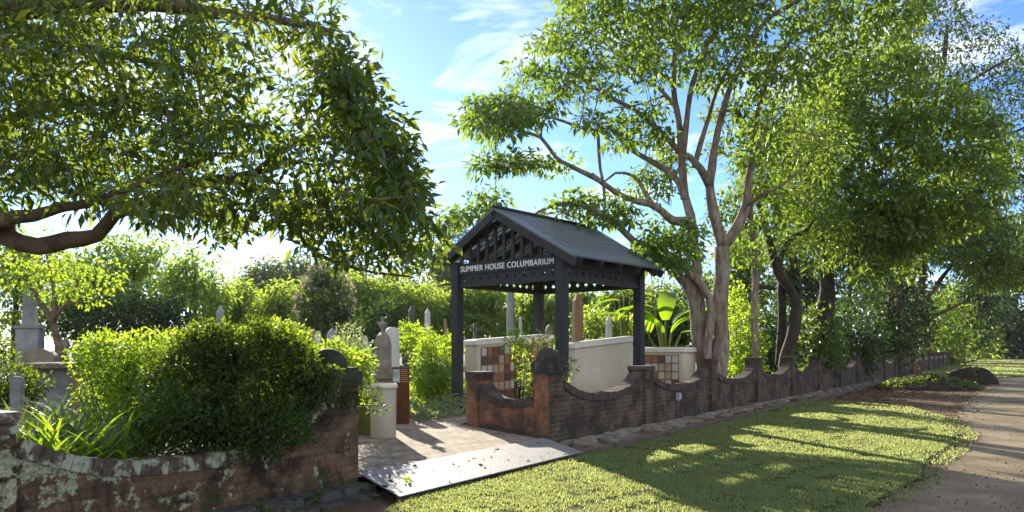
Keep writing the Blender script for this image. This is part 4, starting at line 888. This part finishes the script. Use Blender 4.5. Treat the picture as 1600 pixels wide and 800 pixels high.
# ---- near planting behind the left wall
bush('big dense dark green rounded bush spilling over the lichen covered wall', [(385, 606, 120, 96, 7.75, .62), (305, 600, 80, 78, 7.7, .55), (448, 640, 58, 62, 7.9, .42), (270, 655, 65, 55, 7.0, .4), (360, 668, 130, 48, 7.25, .34), (420, 562, 75, 48, 7.9, .5), (345, 550, 60, 38, 7.8, .4)] + [(375 + 132 * math.cos(a) * k, 615 - 98 * math.sin(a) * k, 16 + 8 * math.sin(a * 7), 12 + 9 * math.cos(a * 5) ** 2, 7.8, .15) for a, k in [(.1 + .21 * i, 1 + .06 * math.sin(i * 2.3)) for i in range(15)]], 30000, L['hedge'], .055, .03, stems=40, shell=2.7)
bush('bright backlit leafy bush between the table tomb and the dark rounded bush', [(190, 585, 68, 62, 8.9, .5), (245, 560, 50, 45, 9.0, .5), (150, 545, 32, 30, 8.9, .4), (225, 610, 60, 50, 8.6, .4)], 7500, L['lime'], .06, .034, stems=30, shell=2.6)
bush('leafy bush behind the dark bush and left of the gate pier', [(455, 556, 50, 30, 10.8, .6), (520, 562, 36, 26, 11.5, .5), (555, 572, 28, 26, 12.5, .4)], 5600, L['lime'], .075, .04, stems=24, group='bright bushes among the graves')
bush('mid green shrub above the dark rounded bush', [(380, 535, 60, 20, 16, .8), (430, 522, 45, 20, 15, .8), (300, 535, 50, 18, 15, .8)], 2600, L['grove'], .1, .05, group='bright bushes among the graves')
bush('lime green bush growing beside the rusty sign', [(675, 582, 32, 52, 18, .5), (660, 606, 28, 33, 17.8, .4), (690, 606, 28, 34, 18, .4), (668, 545, 18, 22, 18, .3)], 5200, L['lime'], .085, .045, stems=30, group='bright bushes among the graves')
bush('tall weedy shrub with pale tips between the grave stones', [(545, 545, 22, 40, 14.5, .4), (565, 560, 20, 28, 14, .3)], 1600, L['silver'], .08, .03, group='bright bushes among the graves')
bush('low shrub at the far left edge below the headstone', [(20, 600, 50, 35, 10.5, .5), (-30, 560, 45, 50, 10.5, .5)], 2600, L['hedge'], .07, .04)
bush('low leafy shrub in front of the slender obelisks', [(660, 535, 40, 18, 20, .6), (640, 520, 20, 14, 21, .5), (700, 545, 25, 20, 20, .5)], 2200, L['lime'], .11, .055, group='bright bushes among the graves')
bush('small vine of bright leaves climbing beside the domed gate pier', [(812, 545, 20, 30, 13.9, .15), (822, 585, 16, 30, 13.6, .15), (848, 535, 18, 16, 13.9, .2), (800, 530, 12, 16, 14, .15)], 620, L['lime'], .085, .042, stems=10, name='vine', cat='vine', shell=1.6)
bush('sprig of leaves growing behind the wall right of the domed pier', [(880, 600, 9, 20, 12.95, .1), (892, 570, 8, 16, 13.2, .1)], 130, L['lime'], .075, .036, stems=5, name='vine', cat='vine', shell=1.6)
# sprig hanging over the bin
bush('leafy sprig reaching from the bush towards the litter bin', [(582, 612, 14, 18, 8.6, .12), (592, 632, 12, 14, 8.7, .1), (555, 625, 24, 16, 8.35, .1), (520, 610, 22, 22, 8.2, .14)], 420, L['hedge'], .055, .03, stems=9, name='sprig', cat='sprig', shell=1.4, root=at(505, 628, 8.35))
# strap leaved lilies
def straps(label, px, py, n, Y, Lr, m, seed):
    rr = np.random.default_rng(seed); b = gr(px, py, 0) if Y is None else Vector(((px - 800) / F * Y, Y, 0)); o = empty('lily_clump', b, 0, label, 'lily', 'strap leaved lily clumps'); V, Fq = [], []
    for i in range(n):
        a = rr.uniform(0, 2 * math.pi); Ln = Lr * rr.uniform(.6, 1.15); w = rr.uniform(.014, .026); el = rr.uniform(.85, 1.5); p = np.array([rr.normal() * .09, rr.normal() * .09, 0.]); h = np.array([math.cos(a), math.sin(a), 0]); s = np.array([-h[1], h[0], 0]); k = len(V); ns = 7
        for j in range(ns + 1):
            t_ = j / ns; ww_ = w * (1 - t_ ** 2.5) * (.6 + .4 * min(1, t_ * 4)); V += [p - s * ww_, p + s * ww_]
            e = el - t_ * 1.35 * rr.uniform(.8, 1.1); p = p + (h * math.cos(e) + np.array([0, 0, math.sin(e)])) * Ln / ns
        for j in range(ns): q_ = k + 2 * j; Fq.append((q_, q_ + 1, q_ + 3, q_ + 2))
    fast_mesh('leaf_blades', np.array(V), np.array(Fq), m, o); return o
lil = ['frontmost lily clump at the far left behind the wall pier', 'lily clump left of centre along the wall coping', 'lily clump against the foot of the dark bush', 'lily clump in the second row at far left', 'lily clump in the second row, middle', 'lily clump in the second row beside the bright bush', 'back row lily clump beneath the table tomb', 'back row lily clump left of the bright bush', 'lily clump cut by the left edge of the photo']
for i, (px, Y) in enumerate([(45, 6.3), (115, 6.6), (185, 7.0), (30, 7.2), (95, 7.5), (170, 7.9), (75, 8.3), (150, 8.5), (-40, 6.2)]):
    straps(lil[i], px, 0, 130, Y, 1.22, L['strap'], 40 + i)
# silvery ground cover and undergrowth
def cover(name, polyw, n, h, lm, ln, wd, cat, label):
    q = np.array([(p[0], p[1]) for p in polyw]); lo, hi = q.min(0), q.max(0); o = np.zeros((0, 2))
    while len(o) < n: p = rng.uniform(lo, hi, (n * 2, 2)); o = np.concatenate([o, p[inpoly(p, [tuple(a) for a in q])]])
    o = o[:n]; hh = h * (.55 + .45 * np.sin(o[:, 0] * 2.1 + 1) * np.sin(o[:, 1] * 1.7)); P = np.column_stack([o, np.abs(rng.uniform(0, 1, n)) ** .6 * hh])
    d = rdir(n); d[:, 2] = np.abs(d[:, 2]) + .4
    ob = leaves(name, P, d, ln * rng.uniform(.6, 1.3, n), wd * rng.uniform(.7, 1.2, n), lm); return tag(ob, label, cat, kind='stuff')
gcp = [gr(x, y, 0) for x, y in [(612, 655), (660, 660), (732, 648), (737, 628), (720, 612), (640, 622), (612, 640)]]
cover('ground_cover', gcp, 5200, .34, L['silver'], .15, .055, 'ground cover', 'silvery leaved ground cover edging the brick path')
cover('undergrowth', [(-2.2, 14.5), (-1.2, 17), (-1.0, 26), (-4, 30), (-16, 30), (-8, 12), (-4.2, 9.5), (-3.0, 11.5)], 16000, .5, L['lime'], .15, .06, 'undergrowth', 'bright low plants between the graves')
cover('undergrowth', [(-1, 20), (4, 21), (10, 28), (6, 34), (-2, 34)], 5000, .7, L['lime'], .2, .08, 'undergrowth', 'bright low plants behind the niche walls')
cover('undergrowth', [tuple(wl(3, -2.2)[:2]), tuple(wl(40, -.6)[:2]), tuple(wl(40, -6)[:2]), tuple(wl(8, -8)[:2])], 8000, .7, L['ever'], .2, .08, 'undergrowth', 'leafy plants along the back of the long wall')
# banana plants
def banana(label, px, Y, specs):
    b = at(px, HY, Y); b.z = 0; o = empty('banana_plant', b, 0, label, 'banana plant', 'banana plants')
    mb = MB()
    for lx, ly, ll, az, tilt, w in specs:
        p0 = at(lx, ly, Y) - b; mb.tube([Vector((0, 0, 0)), Vector((p0.x * .3, 0, p0.z * .6)), p0], [.06, .045, .018], 7)
    mb.build('stem', M['mossblock'], o, True)
    for lx, ly, ll, az, tilt, w in specs:
        p = np.array(at(lx, ly, Y) - b); h = np.array([math.cos(R(az)), math.sin(R(az)), 0]); s = np.array([-h[1], h[0], 0]) if abs(math.sin(R(az))) > .9 else np.array([h[1], -h[0], 0]); V, Fq = [], []; ns = 12; e = R(tilt)
        for j in range(ns + 1):
            t_ = j / ns; ww_ = w * math.sin(math.pi * min(1, t_ * .93 + .05)) ** .55; nz = np.array([-h[0] * math.sin(e), -h[1] * math.sin(e), math.cos(e)])
            V += [p - s * ww_ + nz * ww_ * .25, p, p + s * ww_ + nz * ww_ * .25]; e -= .10; p = p + (h * math.cos(e) + np.array([0, 0, math.sin(e)])) * ll / ns
        for j in range(ns): k = 3 * j; Fq += [(k, k + 1, k + 4, k + 3), (k + 1, k + 2, k + 5, k + 4)]
        lf = fast_mesh('leaf', np.array(V), np.array(Fq), L['banana'], o)
banana('broad leaved banana plant behind the right niche wall', 1040, 21.5, [(1040, 500, 1.3, 70, 80, .26), (1052, 505, 1.2, 10, 55, .24), (1025, 500, 1.2, 170, 50, .24), (1035, 520, 1.1, 200, 60, .25), (1050, 520, .9, 330, 65, .22), (1022, 480, 1.2, 150, 20, .2), (1065, 520, 1.1, 20, 20, .2), (1012, 520, .9, 250, 70, .22)])
banana('smaller banana plant with drooping leaves seen inside the right post', 975, 23, [(968, 470, 1.0, 185, 15, .17), (975, 465, .9, 160, 60, .15), (985, 470, .8, 20, 50, .15), (978, 500, .7, 200, 50, .15)])

# ---- lawn grass, litter
def grass(name, poly, n, hgt, wid, lm, z, fade, label):
    q = [tuple(p[:2]) for p in poly]; a = np.array(q); lo, hi = a.min(0), a.max(0); o = np.zeros((0, 2))
    while len(o) < n:
        p = rng.uniform(lo, hi, (n * 3, 2)); w = np.clip((fade / np.maximum(p[:, 1], .5)) ** 1.6, 0, 1)
        cl = np.sin(p[:, 0] * 5.1 + np.sin(p[:, 1] * 3.7) * 2) * np.sin(p[:, 1] * 4.3 + np.sin(p[:, 0] * 2.9) * 2)
        p = p[inpoly(p, q) & (rng.uniform(size=len(p)) < w * np.clip(.62 + .5 * cl + .35 * np.sin(p[:, 0] * 13 + p[:, 1] * 3) * np.sin(p[:, 1] * 15), .04, 1))]; p = p[(np.abs((p[:, 0]) / p[:, 1]) < .75) & (p[:, 1] > 4.2)]; o = np.concatenate([o, p])
    o = o[:n]; sc = np.maximum(1, o[:, 1] / 9.0)
    base = np.column_stack([o, np.full(n, z)]); a_ = rng.uniform(0, 6.28, n); s = np.stack([np.cos(a_), np.sin(a_), np.zeros(n)], 1); w_ = (wid * rng.uniform(.6, 1.3, n) * sc)[:, None]; h = (hgt * rng.uniform(.4, 1.25, n))[:, None]
    ln_ = rdir(n) * np.array([1, 1, .15]) * h * .75; tip = base + np.array([0, 0, 1]) * h + ln_
    mid = base + np.array([0, 0, 1]) * h * .62 + ln_ * .35
    V = np.stack([base - s * w_ * .5, base + s * w_ * .5, mid + s * w_ * .45, tip, mid - s * w_ * .45], 1).reshape(-1, 3); k = np.arange(n)[:, None] * 5
    ob = fast_mesh(name, V, np.concatenate([k + np.array([0, 1, 2, 4])]), lm)
    V2 = V; return tag(ob, label, 'grass', kind='stuff')
lp = [p for p in lawn_poly]
grass('grass', lp, 170000, .038, .0105, L['grass'], LZ, 8.5, 'short green lawn grass beside the gate ramp')
edge = [gr(x, y, LZ) for x, y in [(1215, 632), (1300, 624), (1420, 634), (1500, 655), (1530, 678), (1510, 705), (1470, 730), (1470, 755), (1430, 775), (1390, 800)]] + [Vector((2.7, 4.6, 0)), Vector((1.9, 4.3, 0))] + [gr(x, y, LZ) for x, y in [(1320, 800), (1380, 762), (1420, 742), (1425, 720), (1465, 700), (1475, 676), (1450, 660), (1385, 646), (1300, 639), (1220, 646)]]
grass('grass', edge, 9000, .05, .013, L['grass'], -.125, 14, 'sparse ragged grass along the edge of the lawn beside the road')
grass('grass', verge_poly, 9000, .09, .03, L['grass'], -.12, 40, 'grass on the verge beyond the earth mound')
grass('grass', verge2, 5000, .14, .06, L['grass'], -.12, 90, 'far strip of grass at the bend of the road')
def scatter(name, fn, n, s, label):
    P = np.array([tuple(fn()) for _ in range(n)]); d = rdir(n); d[:, 2] *= .25; ob = leaves(name, P, d, s * rng.uniform(.5, 1.4, n), s * .45 * rng.uniform(.6, 1.3, n), M['litter'], fold=.35, droop=0); return tag(ob, label, 'leaf litter', kind='stuff')
def f1():
    p = wl(random.uniform(4, 32), random.uniform(.2, 1) ** .8 * random.uniform(.4, 5.5)); p.z = -.115 if True else 0; return p
scatter('leaf_litter', f1, 5000, .085, 'fallen brown leaves scattered over dirt and lawn edge')
def f2():
    a, b_ = random.random(), random.random(); return ul.lerp(ur, a).lerp(ll.lerp(lr, a), b_) + Vector((0, 0, .03))
scatter('leaf_litter', f2, 34, .075, 'few brown leaves lying on the steel ramp')
def f3(): p = gr(random.uniform(540, 1000), random.uniform(770, 800), -.09); return p
scatter('leaf_litter', lambda: PL + WD * random.uniform(-4.5, .4) + WN * random.uniform(.1, .8) + Vector((0, 0, -.03 if random.random() < .3 else -.09)), 160, .07, 'fallen leaves along the mossy footing of the left wall')
def f4(): p = gr(random.uniform(1050, 1600), random.uniform(600, 800), -.12); return p
scatter('leaf_litter', f4, 700, .045, 'small brown leaves strewn over the gravel road')
# moss and weeds at the foot of the left wall
for i, (tt, oo) in enumerate([(-.9, .3), (-1.6, .42), (-2.5, .4), (.15, .55)]):
    p = PL + WD * tt + WN * oo; straps_ = None
    w_ = empty('weed', (p.x, p.y, -.08), 0, ['small weed on the footing nearest the ramp', 'leafy weed halfway along the left wall footing', 'weed at the foot of the left wall farthest from the ramp', 'weed sprouting beside the corner of the steel ramp'][i], 'weed', 'weeds along the footing')
    c = np.zeros((1, 3)) + np.array([0, 0, .03]); q, d = tuft(c, 26, .07, .6, -.4); leaves('leaves', q, d, .09, .035, L['lime' if i > 1 else 'hedge'], w_)

# clippings and ivy on the mound and the stump
for nm, (cx_, cy_, cz_), (rx, ry, h), n in (('earth_mound', gr(1450, 607, -.13), (2.1, 1.3, .42), 1500), ('tree_stump', gr(1520, 600, -.13), (1.0, .8, .62), 500)):
    ob = bpy.data.objects[nm]; u = rng.uniform(-1, 1, (n * 2, 2)); u = u[(u ** 2).sum(1) < .95][:n]
    P = np.column_stack([u[:, 0] * rx, u[:, 1] * ry, h * (1 - (u ** 2).sum(1)) * 1.1 + .02]); d = rdir(len(P)); d[:, 2] = np.abs(d[:, 2]) * .7
    tag(leaves('creeper', P, d, rng.uniform(.08, .2, len(P)), .06, L['ever'], ob), kind='stuff'); k = rng.permutation(len(P))[:len(P) // 2]
    tag(leaves('clippings', P[k] + rng.normal(size=(len(k), 3)) * .05, rdir(len(k)), .16, .05, M['litter'], ob), kind='stuff')

scatter('leaf_litter', lambda: (lambda a, b, k: Vector((a.x + (b.x - a.x) * k + random.gauss(0, .16), a.y + (b.y - a.y) * k + random.gauss(0, .16), -.115)))(*(lambda i: (road_l[i], road_l[i + 1]))(random.choice([0, 1, 1, 2, 2, 3, 3, 4, 4, 5, 5, 6, 6, 7])), random.random()), 2600, .045, 'brown leaves drifted along the ragged edge of the road')

# ------------------------------------------------------------------ haze
mb = MB(); mb.bb(-160, 190, -30, 210, -1.2, 34); hz = mb.build('haze', None or bpy.data.materials.new('haze air'))
hm = hz.data.materials[0]; hm.use_nodes = True; t = hm.node_tree; t.nodes.clear(); o_ = N(t, 'ShaderNodeOutputMaterial'); vp = N(t, 'ShaderNodeVolumePrincipled')
vp.inputs['Color'].default_value = (.92, .95, 1, 1); vp.inputs['Density'].default_value = .00012; vp.inputs['Anisotropy'].default_value = .35; t.links.new(vp.outputs[0], o_.inputs['Volume']); tag(hz, kind='stuff')
